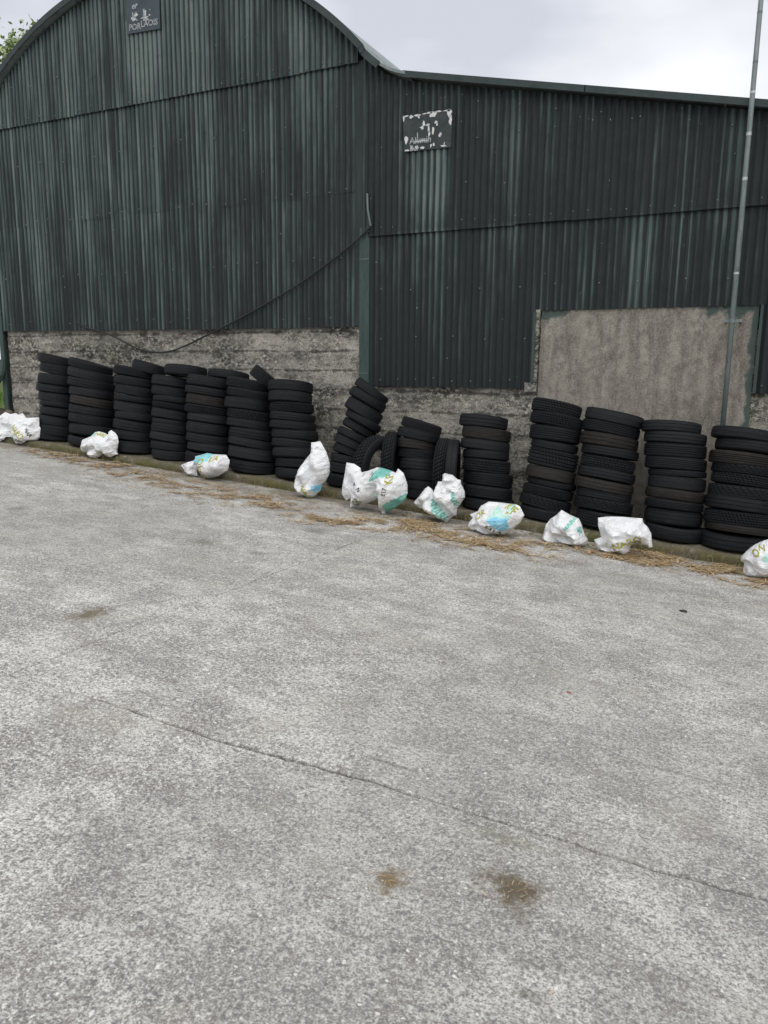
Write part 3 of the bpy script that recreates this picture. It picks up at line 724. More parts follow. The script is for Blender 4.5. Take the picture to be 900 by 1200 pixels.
stacks = [
 ('leftmost stack', col([417, 428, 440, 453, 462, 473, 480, 490, 501.5, 513, 524], (68, 67), 40, {0: 4, 1: 2})),
 ('second stack from the left', col([424.5, 434.5, 446, 456.5, 467.5, 478, 488, 501, 514, 527], (105, 109), (45.5, 49), {0: 7, 1: 4, 6: 2, 5: 2})),
 ('third stack from the left', col([432, 443, 454, 466, 473.5, 486, 496, 508, 519, 535], (157.5, 158.5), 45.5, {1: 1, 2: 2})),
 ('fourth stack from the left', col([442.5, 454.5, 467, 475, 482, 494, 500, 511, 521, 531, 542], (202, 201), 44, {})),
 ('fifth stack from the left', col([443, 456, 465, 478, 488, 498, 512, 522.5, 533, 547], (245, 246), 49, {})),
 ('sixth stack from the left', col([445.5, 458, 469, 483, 494, 505.5, 517.5, 527.5, 542, 558], (289, 296.5), (48.5, 53), {0: 1})),
 ('stack behind the tall upright sack', col([448, 461, 474, 486, 496, 506, 518.5, 528.5, 541, 552, 568], (340, 349.5), (53, 55), {0: -2, 1: -2})),
 ('steeply leaning stack in the middle', None),
 ('stack between the pairs of upright tyres', [(493.7, 50, 496, 507.5, 9), (491, 50, 506.5, 518.5, 4), (488.6, 48.5, 518, 530, -2), (489.4, 46.5, 529.5, 541, -3), (491.3, 47, 541, 555, -2), (493.7, 46, 554.5, 567.5, 0), (496, 45, 567.5, 579, 0), (496.5, 45, 579, 592, 1)]),
 ('short stack behind the blue-panelled sack', [(566.2, 59, 489.5, 504, 1), (570.8, 58, 504, 518.5, 1), (569, 58, 518.5, 531, 0), (570, 56, 531, 542, 0), (570.5, 57, 542, 557.5, 0), (571, 60, 557.5, 574, 0), (571.5, 61, 574, 588, 0), (571.5, 62, 588, 604, 0)]),
 ('tall stack fourth from the right', None),
 ('tall stack third from the right', None),
 ('stack just left of the metal pole', None),
 ('rightmost stack', [(872, 72, 506, 519.5, 0), (875, 72, 519.5, 534, 0), (868.5, 73, 534, 549.5, 1), (870, 71, 549.5, 560.5, 0), (869.5, 72, 560.5, 574, 0), (868, 74, 574, 588, 0), (866, 76, 588, 604, 1), (864, 77, 604, 621, 0), (864.5, 75, 621, 630, 0), (859, 76, 630, 650, 0)]),
]
s = 5.625
stacks[10] = (stacks[10][0], [(c, w, a, b, t_) for (c, w, a, b, t_) in [(652, 59.5, 472.5, 488.5, 3), (652.3, 62, 488, 503, 2), (650, 60, 503, 520.5, 0), (650.7, 57, 520.5, 530.5, 3), (647.8, 61, 530.5, 552.7, 4), (644.8, 60, 552.7, 567, 3), (645.3, 57, 567, 575.5, 3), (641.3, 61, 575, 587, 4), (639, 63, 587, 601, 4), (639, 59, 601, 614.5, 3)]])
stacks[11] = (stacks[11][0], [(719, 66.7, 484.5, 499, 3), (715.4, 67, 498.5, 513, 2), (713, 68, 513, 528, 0), (714, 65, 528, 539, 1), (711.7, 64.5, 539.5, 554, 2), (710, 65, 554, 566.5, 1), (707, 68, 566.5, 579.5, 2), (707, 66, 579.5, 590, 0), (706.7, 69, 590, 604, 1), (707, 67, 604, 625.5, 1)])
stacks[12] = (stacks[12][0], [(787, 68.4, 497, 510, -3), (790.6, 69, 510, 523.5, -2), (790, 70, 523.5, 540, -2), (791, 71, 540, 555, -1), (792.7, 66, 555, 562.5, -2), (792, 66.5, 562.5, 578.5, 0), (791, 67, 578.5, 591.5, 0), (789, 68, 591.5, 602, 0), (788.5, 67, 602, 620.5, 0), (789, 68, 620.5, 639, 0)])
z8 = 5.294
lean = [(350, 210, 240, 58, 33), (325, 262, 250, 62, 28), (300, 335, 250, 78, 25), (297, 400, 240, 50, 24), (268, 450, 236, 54, 23), (243, 500, 232, 50, 22), (222, 548, 226, 54, 20), (208, 600, 222, 52, 14), (200, 645, 222, 48, 9), (190, 702, 228, 66, 5), (182, 775, 236, 74, 4)]
stacks[7] = (stacks[7][0], [(370 + c / z8, w / z8, 420 + (y - h / 2) / z8, 420 + (y + h / 2) / z8, t_ - 4) for (c, y, w, h, t_) in lean])
vr = random.Random(3)
XT = (1.5, 2, 1, 1, 1.5, 1.5, -3, 0, 0, -1.5, 2, 1.5, 0, 0)
for si, (desc, tl) in enumerate(stacks):
    for ti, (xc, w, ya, yb, tilt) in enumerate(tl):
        if si < 6: w *= 1.13; xc += 1.6 + vr.uniform(-1.5, 1.5)
        elif si > 8: xc += vr.uniform(-.8, .8)
        w *= vr.uniform(.965, 1.035)
        yy = YB
        for _ in range(3):
            z = W(xc, (ya + yb) / 2, yy - .26).z; yy = YB + math.tan(R(LEAN)) * max(0, z - ledge(W(xc, ya, yy).x)) * .95
        zt, zb_ = W(xc, ya, yy - .26).z, W(xc, yb, yy - .26).z
        x = W(xc, (ya + yb) / 2, yy).x; z = (zt + zb_) / 2; th = (zt - zb_) * (1.02 if si != 7 else 1.06)
        if ti == len(tl) - 1:
            g = ledge(x) + .006; th = max(.12, zt - g); z = g + th / 2
        yy += vr.uniform(-.015, .015)
        dia = w * depth((x, yy, z)) / F * .985
        var = TREADY.get((si, ti), vr.choice((0, 2, 4, 5, 5, 4, 2)))
        rot = Matrix.Rotation(R(3.8 + tilt + XT[si] * (.5 if ti == len(tl) - 1 else 1) + vr.uniform(-1.8, 1.8)), 3, 'Y') @ Matrix.Rotation(R(-(3.5 if ti == len(tl) - 1 else LEAN + 1) - (9 if si == 7 and ti < 8 else 0) + vr.uniform(-1.5, 1.5)), 3, 'X') @ Matrix.Rotation(vr.uniform(0, 6.28), 3, 'Z')
        where = ORD[ti] + (' tyre' if ti == 0 else ' tyre from the top') + ' of the ' + desc
        if ti == len(tl) - 1: where = 'bottom tyre of the ' + desc
        d_ = (si, ti) in DUST
        look = 'brown-dusted ' if d_ else 'grooved black ' if (si, ti) in TREADY else 'black '
        add_tyre(Vector((x, yy, z)), dia, th, rot, var, int(d_), look + where.replace('top tyre', 'topmost tyre') if False else (look + 'tyre, ' + where.replace(' tyre', '')))
# loose tyres lying on top
for (xc, yc, w, h, tilt, yo, lab) in (
    (175, 431.5, 39, 12.5, 9, -.44, 'black tyre tipped across the tops of the third and fourth stacks from the left'),
    (218, 435.5, 49, 12.5, -2, -.50, 'black tyre lying level across the tops of the fourth and fifth stacks from the left'),
    (268, 441, 48, 10.5, -2, -.36, 'thin black tyre lying flat behind the tops of the fifth and sixth stacks'),
    (311, 444.5, 35, 14.5, 31, -.40, 'black tyre tilted steeply between the tops of the sixth and seventh stacks')):
    p = W(xc, yc, yo - .2); q = W(xc, yc, yo); k = depth(q) / F
    rot = Matrix.Rotation(R(3.8 + tilt), 3, 'Y') @ Matrix.Rotation(R((-21 if tilt == 31 else -9) + vr.uniform(-2, 2)), 3, 'X') @ Matrix.Rotation(vr.uniform(0, 6.28), 3, 'Z')
    add_tyre(Vector((q.x, yo, p.z)), w * k / (math.cos(R(tilt)) ** .5), h * k, rot, 4 if tilt != 31 else 6, 0, lab)
# tyres standing upright
for (xc, ytop, wth, ax, yo, var, lab) in (
    (441, 510.5, .185, 14, -.80, 3, 'tyre standing upright with its opening showing, left one beside the leaning stack'),
    (459.5, 506, .15, -16, -.66, 3, 'tyre standing upright edge-on, squeezed against the left of the short stack'),
    (520.5, 513.5, .14, -13, -.66, 3, 'grooved tyre standing upright, left of the two between the short stacks'),
    (531.5, 515, .125, -17, -.72, 5, 'smooth tyre standing upright, right of the two between the short stacks')):
    p = W(xc, ytop, yo); zg = ledge(p.x); dia = p.z - zg
    rot = Matrix.Rotation(R(-ax), 3, 'Z') @ Matrix.Rotation(R(90 + (6 if xc < 450 else 1)), 3, 'Y')
    add_tyre(Vector((p.x, yo, zg + dia / 2)), dia, wth, rot, var, 0, lab)

# ------------------------------------------------------------------ sacks
BG = 'white plastic sacks dropped in front of the tyre stacks'
def in_poly(x, y, P):
    c = False; j = len(P) - 1
    for i in range(len(P)):
        (xi, yi), (xj, yj) = P[i], P[j]
        if (yi > y) != (yj > y) and x < (xj - xi) * (y - yi) / (yj - yi) + xi: c = not c
        j = i
    return c
def sack(label, ox, oy, s, foot, outline, inner, patches=(), texts=(), seed=0, gain=1.3):
    """a crumpled sack: folded front built from measured folds, rounded back, closed all round"""
    c2 = lambda p: (ox + p[0] / s, oy + p[1] / s)
    fp = G(*c2(foot)); yb = fp.y + .05; zg = fp.z
    def loc(p):
        q = W(*c2(p), yb); return q.x, q.z
    pts2 = [Vector(loc(p)) for p in outline]; n_ = len(outline)
    ins = [(Vector(loc(p)), p[2] * gain) for p in inner]
    allp = pts2 + [p for p, _ in ins]
    dep = [0.0] * n_ + [d for _, d in ins]
    v2, ed, fs, ov, oe, of = geometry.delaunay_2d_cdt(allp, [(i, (i + 1) % n_) for i in range(n_)], [tuple(range(n_))], 1, 1e-5)
    dd = [max([dep[k] for k in ov[i]] or [0]) for i in range(len(v2))]
    bm = bmesh.new(); fv = [bm.verts.new((v.x, yb - dd[i], v.y)) for i, v in enumerate(v2)]
    for f in fs:
        try: bm.faces.new([fv[i] for i in f])
        except ValueError: pass
    bmesh.ops.recalc_face_normals(bm, faces=bm.faces)
    bmesh.ops.triangulate(bm, faces=bm.faces)
    bmesh.ops.subdivide_edges(bm, edges=bm.edges, cuts=2, use_grid_fill=True)
    bnd = {v for v in bm.verts if v.is_boundary}
    for it in range(2): bmesh.ops.smooth_vert(bm, verts=[v for v in bm.verts if v not in bnd], factor=.5, use_axis_x=True, use_axis_y=True, use_axis_z=True)
    bmesh.ops.triangulate(bm, faces=bm.faces)
    bmesh.ops.subdivide_edges(bm, edges=bm.edges, cuts=1, use_grid_fill=True)
    bnd = {v for v in bm.verts if v.is_boundary}
    bmesh.ops.smooth_vert(bm, verts=[v for v in bm.verts if v not in bnd], factor=.25, use_axis_x=True, use_axis_y=True, use_axis_z=True)
    for v in bm.verts:
        q = v.co * 1.0 + Vector((seed * 3.1, 0, 0))
        if v in bnd: continue
        r1 = 1 - abs(noise.noise(Vector((q.x * 9 + q.z * 5, q.y * 4, q.z * 13 - q.x * 4)))) * 2
        r2 = 1 - abs(noise.noise(Vector((q.x * 24 - q.z * 9, q.y * 9, q.z * 22 + q.x * 8)))) * 2
        v.co.y -=   .021 * max(0, r1) ** 1.5 + .008 * max(0, r2) ** 2 - .009
    # back: mirrored, flatter
    bm.verts.ensure_lookup_table(); front = list(bm.faces); mp_ = {}
    for v in list(bm.verts):
        if v in bnd: mp_[v] = v
        else:
            h = yb - v.co.y; mp_[v] = bm.verts.new((v.co.x, yb + .62 * h, v.co.z))
    nf = len(front)
    for f in front:
        try: bm.faces.new([mp_[v] for v in reversed(f.verts)])
        except ValueError: pass
    bmesh.ops.recalc_face_normals(bm, faces=bm.faces)
    for v in bm.verts:
        g = max(ground(v.co.x, v.co.y) + .004, ledge(v.co.x) + .004 if v.co.y > KY - .03 else -99)
        if v.co.z < g: v.co.z = g
    bm.faces.ensure_lookup_table()
    mats = [M['bag']] + [M[p_[0]] for p_ in patches]
    pol = [[loc(q) for q in p_[1]] for p_ in patches]
    for i, f in enumerate(bm.faces):
        f.smooth = True
        if i < nf:
            c = f.calc_center_median()
            for k, P in enumerate(pol):
                if in_poly(c.x, c.z, P): f.material_index = k + 1
    tree = BVHTree.FromBMesh(bm)
    me = bpy.data.meshes.new('sack'); bm.to_mesh(me); bm.free()
    for q in mats: me.materials.append(q)
    o = bpy.data.objects.new('sack', me); COL.objects.link(o); tag(o, label, 'sack', BG)
    me.set_sharp_from_angle(angle=R(58))
    for (body, p, size, rot, mk) in texts:
        vs, fs = text_mesh(body, size); cx, cz = loc(p); ca, sa = math.cos(R(rot)), math.sin(R(rot))
        # cut the letters finely enough to follow the folds
        b2 = bmesh.new(); vv = [b2.verts.new(v) for v in vs]
        for f in fs:
            try: b2.faces.new([vv[i] for i in f])
            except ValueError: pass
        bmesh.ops.triangulate(b2, faces=b2.faces)
        bmesh.ops.subdivide_edges(b2, edges=[e for e in b2.edges if e.calc_length() > size * .25], cuts=1)
        bmesh.ops.triangulate(b2, faces=b2.faces)
        bad = []
        for v in b2.verts:
            x_, y_ = v.co.x, v.co.y; X_ = cx + x_ * ca - y_ * sa; Z_ = cz + x_ * sa + y_ * ca
            h = tree.ray_cast(Vector((X_, yb - 2, Z_)), Vector((0, 1, 0)))
            if h[0] is None: bad.append(v); continue
            v.co = h[0] + Vector((0, -.004, 0))
        bmesh.ops.delete(b2, geom=bad, context='VERTS')
        mt = bpy.data.meshes.new('lettering'); b2.to_mesh(mt); b2.free(); mt.materials.append(M[mk])
        lo_ = bpy.data.objects.new('lettering', mt); COL.objects.link(lo_); lo_.parent = o
    return o
sack('heap of crumpled white sacking at the left edge beside the leftmost tyre stack', 0, 480, 18, (620, 775),
     [(-260, 250), (-120, 170), (0, 130), (110, 52), (220, 95), (340, 72), (385, 112), (475, 70), (550, 175), (825, 165), (830, 365), (855, 385), (835, 590), (750, 690), (640, 765), (500, 765), (400, 745), (310, 775), (290, 690), (160, 750), (60, 680), (0, 670), (-150, 700), (-280, 560)],
     [(-120, 350, .10), (60, 250, .05), (120, 180, .07), (180, 300, .05), (240, 400, .03), (300, 230, .07), (400, 200, .05), (460, 260, .09), (560, 280, .05), (700, 260, .06), (760, 340, .04), (620, 350, .03), (0, 400, .10), (90, 410, .05), (430, 400, .13), (560, 440, .14), (680, 430, .09), (760, 480, .05), (370, 460, .05), (300, 560, .03), (310, 640, .03), (140, 520, .15), (60, 600, .11), (200, 620, .12), (140, 700, .07), (240, 480, .06), (430, 560, .10), (540, 600, .15), (650, 600, .15), (740, 580, .08), (500, 700, .10), (620, 700, .10), (-120, 560, .14), (-20, 520, .05)],
     [('cyan', [(-60, 330), (20, 350), (100, 400), (60, 450), (-60, 470)]), ('teal', [(370, 500), (470, 530), (470, 640), (420, 740), (370, 680)]), ('mint', [(310, 530), (380, 500), (370, 600), (320, 590)])],
     [('OR', (140, 560), .09, 40, 'yellow'), ('NARO', (570, 460), .09, -38, 'yellow'), ('NAR', (720, 480), .06, -60, 'ink'), ('KG', (600, 640), .06, -15, 'ink')], 1, 1.3)
sack('white sack with a raised right flap, in front of the second tyre stack', 90, 500, 16.36, (400, 625),
     [(75, 440), (110, 250), (270, 185), (350, 105), (420, 90), (520, 115), (600, 155), (620, 90), (660, 65), (740, 120), (785, 190), (800, 290), (765, 490), (790, 525), (680, 605), (600, 580), (540, 510), (510, 560), (430, 628), (380, 625), (330, 600), (250, 575), (200, 510), (160, 500)],
     [(200, 300, .07), (150, 420, .05), (430, 190, .06), (330, 345, .13), (230, 420, .10), (180, 460, .05), (270, 440, .02), (350, 430, .05), (330, 510, .11), (420, 520, .13), (400, 580, .08), (470, 490, .05), (440, 400, .03), (520, 460, .12), (560, 380, .09), (470, 320, .10), (600, 270, .08), (620, 430, .12), (700, 300, .05), (690, 200, .06), (640, 520, .08), (700, 520, .07), (740, 350, .05)],
     [('mint', [(330, 130), (420, 95), (430, 185), (330, 185)])],
     [('NARO', (500, 150), .06, -12, 'yellow'), ('O', (640, 545), .08, -20, 'yellow')], 2, 1.3)
sack('slumped white sack with a cyan panel on top, before the fifth tyre stack', 200, 515, 10, (420, 470),
     [(120, 300), (200, 265), (290, 245), (285, 200), (430, 158), (510, 172), (650, 180), (692, 245), (680, 330), (660, 370), (560, 430), (420, 470), (375, 390), (380, 345), (345, 340), (310, 360), (310, 425), (250, 435), (190, 405), (150, 345)],
     [(210, 320, .06), (270, 360, .03), (250, 400, .06), (310, 300, .03), (345, 300, .03), (330, 240, .08), (430, 210, .12), (430, 265, .14), (400, 330, .07), (450, 350, .15), (500, 270, .13), (560, 240, .12), (560, 330, .15), (530, 390, .12), (630, 260, .07), (630, 330, .08), (420, 420, .07)],
     [('cyan', [(285, 205), (430, 158), (510, 172), (515, 240), (440, 262), (350, 285), (310, 270)])],
     [('NARO', (455, 340), .095, 88, 'yellow'), ('KA', (560, 220), .08, 15, 'yellow')], 3, 1.3)
sack('tall upright white sack with a pointed top, before the seventh tyre stack', 340, 512, 15, (360, 1090),
     [(370, 100), (450, 90), (530, 75), (640, 270), (690, 430), (700, 510), (690, 650), (620, 790), (565, 835), (540, 930), (450, 1030), (370, 1090), (320, 1060), (200, 1010), (130, 930), (95, 820), (100, 690), (160, 590), (165, 560), (260, 410), (365, 280)],
     [(460, 200, .04), (420, 300, .06), (500, 350, .09), (560, 500, .12), (600, 650, .10), (480, 520, .09), (455, 620, .03), (420, 740, .03), (370, 430, .05), (300, 480, .10), (300, 590, .17), (330, 700, .15), (240, 650, .12), (280, 800, .05), (220, 740, .04), (150, 700, .05), (170, 830, .11), (240, 920, .13), (350, 860, .10), (400, 950, .12), (480, 800, .09), (500, 890, .06), (300, 1000, .08), (640, 480, .06)],
     [('blue', [(450, 850), (575, 825), (545, 930), (470, 965)])],
     [('NAR', (355, 950), .085, -70, 'yellow')], 4, 1.3)
sack('largest white sack with two full lobes, teal printing and a loose left flap', 395, 535, 10, (530, 680),
     [(110, 70), (200, 85), (275, 135), (285, 185), (370, 165), (470, 125), (540, 135), (620, 160), (690, 190), (715, 140), (780, 195), (825, 330), (825, 430), (800, 510), (700, 590), (600, 650), (530, 680), (510, 620), (490, 540), (478, 480), (450, 510), (330, 560), (150, 597), (165, 480), (105, 515), (55, 440), (65, 330), (90, 200)],
     [(180, 190, .05), (130, 330, .06), (190, 330, .01), (200, 420, .01), (130, 430, .04), (240, 220, .03), (300, 300, .15), (250, 380, .10), (380, 230, .13), (480, 190, .10), (580, 220, .13), (440, 290, .09), (400, 330, .13), (350, 420, .17), (250, 500, .11), (420, 450, .11), (330, 500, .13), (487, 350, .03), (482, 420, .01), (560, 360, .17), (660, 320, .18), (740, 330, .10), (600, 480, .17), (540, 580, .10), (690, 470, .15), (770, 420, .07), (790, 300, .05), (660, 250, .11), (640, 580, .09), (730, 230, .04), (540, 300, .10)],
     [('teal', [(500, 130), (560, 140), (640, 170), (650, 215), (560, 235), (430, 285), (470, 210)]), ('teal', [(610, 550), (700, 490), (815, 430), (825, 450), (790, 530), (600, 655), (565, 660)]), ('mint', [(450, 450), (490, 410), (520, 450), (490, 480)])],
     [('OR', (280, 520), .09, 35, 'ink'), ('OR', (277, 517), .085, 35, 'yellow'), ('KF', (675, 250), .085, 110, 'yellow'), ('A', (285, 300), .06, 20, 'ink'), ('N', (352, 362), .05, -60, 'ink'), ('E17', (660, 385), .055, 80, 'ink'), ('I', (360, 205), .05, 30, 'ink'), ('N', (470, 190), .05, -20, 'ink')], 5, 1.3)
sack('knotted white sack with two teal lettered bands, before the upright grooved tyre', 480, 550, 12.857, (560, 820),
     [(60, 500), (130, 420), (230, 290), (280, 255), (340, 300), (360, 345), (430, 185), (490, 180), (500, 80), (530, 58), (650, 85), (720, 150), (770, 160), (775, 220), (830, 330), (835, 420), (740, 560), (715, 585), (705, 690), (660, 705), (600, 745), (560, 822), (470, 750), (410, 710), (290, 665), (210, 600), (150, 580), (80, 545)],
     [(200, 410, .08), (150, 510, .06), (220, 500, .03), (250, 350, .06), (310, 400, .09), (290, 470, .08), (280, 550, .14), (340, 350, .03), (370, 440, .03), (450, 500, .04), (540, 540, .04), (620, 650, .04), (400, 560, .17), (500, 640, .17), (380, 640, .12), (560, 740, .08), (490, 700, .13), (500, 420, .16), (600, 480, .16), (440, 320, .13), (560, 340, .14), (620, 270, .12), (690, 420, .12), (650, 330, .07), (780, 400, .07), (760, 290, .08), (540, 230, .04), (620, 195, .04), (580, 130, .10), (670, 150, .08), (740, 200, .04), (660, 600, .11), (720, 500, .06)],
     [('mint', [(380, 460), (460, 480), (610, 650), (600, 720), (530, 730), (430, 570)]), ('mint', [(680, 310), (735, 350), (760, 480), (715, 550), (700, 420)]), ('teal', [(40, 490), (110, 510), (100, 545), (60, 545)])],
     [('KNARO', (505, 605), .085, -52, 'teal'), ('NARO', (724, 430), .055, -80, 'teal')], 6, 1.3)
sack('white sack showing a bright blue picture panel, before the third short stack', 545, 582, 12, (380, 550),
     [(70, 250), (180, 200), (220, 130), (330, 70), (480, 80), (640, 100), (720, 110), (770, 135), (835, 260), (780, 360), (640, 480), (540, 540), (460, 520), (380, 550), (250, 520), (170, 470), (120, 482), (40, 420), (50, 370), (105, 300)],
     [(150, 300, .04), (110, 390, .05), (70, 410, .03), (150, 380, .07), (165, 440, .03), (200, 320, .03), (240, 450, .09), (330, 500, .09), (250, 390, .04), (350, 450, .05), (430, 490, .06), (210, 250, .10), (240, 325, .14), (330, 385, .16), (450, 455, .15), (525, 505, .08), (300, 190, .11), (430, 180, .12), (420, 300, .18), (540, 300, .19), (590, 400, .16), (650, 360, .13), (620, 180, .12), (690, 240, .11), (760, 220, .06), (720, 340, .06), (660, 430, .05)],
     [('mint', [(500, 110), (640, 215), (710, 250), (680, 300), (520, 240), (400, 290), (390, 270)]), ('blue', [(395, 285), (510, 235), (650, 270), (670, 300), (660, 420), (575, 455)]), ('mint', [(620, 110), (720, 110), (730, 180), (680, 230)])],
     [('OR', (280, 220), .075, 42, 'yellow'), ('KJF', (675, 155), .085, -35, 'yellow'), ('E 3 F 4', (470, 425), .05, -33, 'ink')], 7, 1.3)
sack('small open-mouthed white sack with a teal stripe, before the leaning tall stack', 630, 592, 6.43, (250, 305),
     [(30, 250), (45, 210), (60, 150), (100, 100), (140, 75), (180, 35), (250, 75), (310, 100), (335, 150), (350, 210), (380, 260), (370, 300), (300, 308), (180, 295), (80, 285)],
     [(90, 170, .06), (150, 150, .12), (225, 150, .15), (140, 105, .05), (180, 90, .08), (70, 215, .10), (55, 250, .08), (140, 190, .13), (130, 225, .04), (210, 190, .10), (200, 230, .02), (270, 235, .04), (250, 205, .13), (310, 235, .14), (340, 275, .10), (110, 265, .11), (200, 275, .08), (290, 285, .10), (280, 130, .09), (320, 180, .08)],
     [('mint', [(275, 82), (300, 95), (262, 168), (228, 150)]), ('mint', [(318, 150), (350, 212), (330, 205), (310, 172)])],
     [('NARO', (265, 122), .05, 60, 'teal'), ('NA', (330, 180), .045, -65, 'teal')], 8, 1.3)
sack('plain white sack with yellow-green lettering, before the gap left of the pole', 630, 592, 6.43, (660, 385),
     [(455, 95), (530, 85), (640, 88), (790, 100), (800, 135), (830, 165), (855, 210), (865, 315), (845, 325), (825, 300), (740, 290), (705, 300), (690, 350), (660, 385), (600, 362), (500, 362), (460, 345), (425, 260), (480, 240), (455, 150)],
     [(485, 140, .03), (500, 230, .02), (545, 250, .10), (525, 150, .10), (600, 140, .11), (700, 140, .09), (480, 290, .05), (540, 310, .04), (520, 340, .06), (590, 220, .16), (610, 300, .15), (690, 210, .13), (650, 340, .10), (680, 290, .09), (760, 160, .11), (790, 220, .12), (740, 250, .07), (820, 260, .06), (580, 340, .08), (850, 300, .03)],
     [],
     [('NARO', (690, 268), .088, 22, 'yellow'), ('KG', (760, 275), .05, 30, 'ink')], 9, 1.3)
sack('white sack with pale green print at the right edge, before the rightmost stack', 860, 625, 20, (500, 1030),
     [(200, 1000), (240, 690), (160, 640), (160, 570), (220, 490), (400, 320), (530, 240), (700, 170), (800, 140), (1000, 150), (1200, 300), (1250, 600), (1220, 900), (1150, 1070), (800, 1075), (500, 1035)],
     [(280, 550, .07), (330, 650, .03), (400, 450, .08), (550, 400, .12), (700, 330, .12), (900, 450, .16), (480, 620, .11), (620, 700, .15), (360, 850, .09), (480, 800, .07), (800, 620, .16), (800, 820, .15), (1000, 800, .13), (1080, 500, .10), (300, 760, .04), (600, 930, .11), (280, 930, .04), (400, 960, .07)],
     [('mint', [(740, 380), (1000, 300), (1000, 580), (650, 575)])],
     [('KJ', (640, 265), .06, 30, 'yellow'), ('O', (520, 400), .075, 20, 'yellow')], 10, 1.3)

# ------------------------------------------------------------------ straw, weeds, far-left grass, tree
def strip(mb, p, L_, w, a, lift, bend):
    d = Vector((math.cos(a), math.sin(a), 0)); n_ = Vector((-d.y, d.x, 0)) * w
    A = Vector(p) - d * L_ / 2; B = Vector(p) + Vector((0, 0, bend)); C = Vector(p) + d * L_ / 2 + Vector((0, 0, lift))
    mb.add([A - n_, A + n_, B + n_, B - n_, C + n_ * .4, C - n_ * .4], [(0, 3, 2, 1), (3, 5, 4, 2)])
sr = random.Random(11)
def straw_patch(cnt, path, halfw, L0=.03, L1=.16):
    mb = MB(); pts = [G(*p) for p in path]
    k = 0; tries = 0
    while k < cnt and tries < cnt * 12:
        tries += 1
        u = sr.random() * (len(pts) - 1); i = int(u); p = pts[i].lerp(pts[min(i + 1, len(pts) - 1)], u - i)
        x = p.x + sr.gauss(0, .16); y = p.y + sr.gauss(0, halfw * 1.35)
        if y > KY - .02: continue
        dn = noise.noise(Vector((x * 3.2, y * 5.5, 4))) + .5 * noise.noise(Vector((x * 9, y * 14, 6)))
        if dn < sr.uniform(-.22, .5): continue
        a = sr.gauss(-.1, .8) if sr.random() < .45 else sr.uniform(0, 3.14)
        z = ground(x, y) + .004 + abs(sr.gauss(0, .007)); strip(mb, (x, y, z), sr.uniform(L0, L1), sr.uniform(.0018, .0052), a, sr.uniform(-.002, .012), sr.uniform(0, .01)); k += 1
    o = mb.build('straw', M['straw']); o['kind'] = 'stuff'; return o
for (c, pth, hw, lab) in ((2000, [(130, 552), (200, 566), (270, 581), (345, 596)], .15, 'dry straw scattered on the concrete before the left stacks'),
                     (700, [(355, 606), (400, 612), (450, 618)], .09, 'dry straw scattered on the concrete below the largest sack'),
                     (1700, [(440, 608), (500, 622), (560, 636), (630, 650)], .12, 'dry straw scattered on the concrete before the middle sacks'),
                     (1900, [(735, 650), (790, 660), (850, 672), (910, 684)], .11, 'dry straw scattered on the concrete before the right stacks'),
                     (1100, [(45, 528), (100, 541), (150, 548)], .10, 'dry straw scattered on the concrete before the leftmost stacks'),
                     (800, [(450, 603), (600, 634), (700, 648), (760, 655)], .06, 'dry straw scattered along the foot of the kerb')):
    o = straw_patch(c, pth, hw); o['label'] = lab; o['category'] = 'straw'
mb = MB()
for (px, py, k, sp) in ((602, 1042, 30, .045), (455, 1031, 16, .026), (105, 719, 12, .05), (640, 1165, 3, .05)):
    p = G(px, py)
    for i in range(k):
        x, y = p.x + sr.gauss(0, sp), p.y + sr.gauss(0, sp * .8); strip(mb, (x, y, ground(x, y) + .004), sr.uniform(.008, .028), .001, sr.uniform(0, 3.14), .002, .002)
o = mb.build('straw', M['straw']); o['kind'] = 'stuff'; o['label'] = 'tiny straw bits stuck to brown stains on the yard'; o['category'] = 'straw'
mb = MB()
for i in range(420):
    px = sr.uniform(-10, 910); q = W(px, 600, KY); x = q.x; y = KY - abs(sr.gauss(.05, .16)); z = ground(x, y) + .004; r_ = sr.uniform(.006, .018); a0 = sr.uniform(0, 6.28)
    mb.add([(x + math.cos(a0 + a) * r_ * k, y + math.sin(a0 + a) * r_ * k, z + sr.uniform(0, .008)) for a, k in ((0, 1.2), (1.5, .5), (3.1, 1), (4.7, .6))], [(0, 1, 2, 3)])
o = mb.build('leaf_litter', mat_leaf('dead_leaf', (.05, .035, .02), (.20, .14, .07))); o['kind'] = 'stuff'
# grit and crumbs
mb = MB()
for i in range(900):
    px, py = sr.uniform(0, 900), sr.uniform(640, 1190) if sr.random() < .6 else sr.uniform(560, 760)
    p = G(px, py)
    if p.y > KY - .1 or p.y < -8: continue
    r_ = sr.uniform(.002, .006); c = Vector((p.x, p.y, ground(p.x, p.y))); a0 = sr.uniform(0, 6.28)
    mb.add([c + Vector((math.cos(a0 + a) * r_ * q, math.sin(a0 + a) * r_ * q * .7, 0)) for a, q in ((0, 1.3), (1.6, .8), (3.1, 1.2), (4.7, .9))] + [c + Vector((0, 0, r_ * .8))], [(0, 1, 4), (1, 2, 4), (2, 3, 4), (3, 0, 4)])
o = mb.build('grit', M['stone'] if False else simple('grit_stone', (.12, .115, .105), (.5, .49, .46), 40, .9, .2)); o['kind'] = 'stuff'
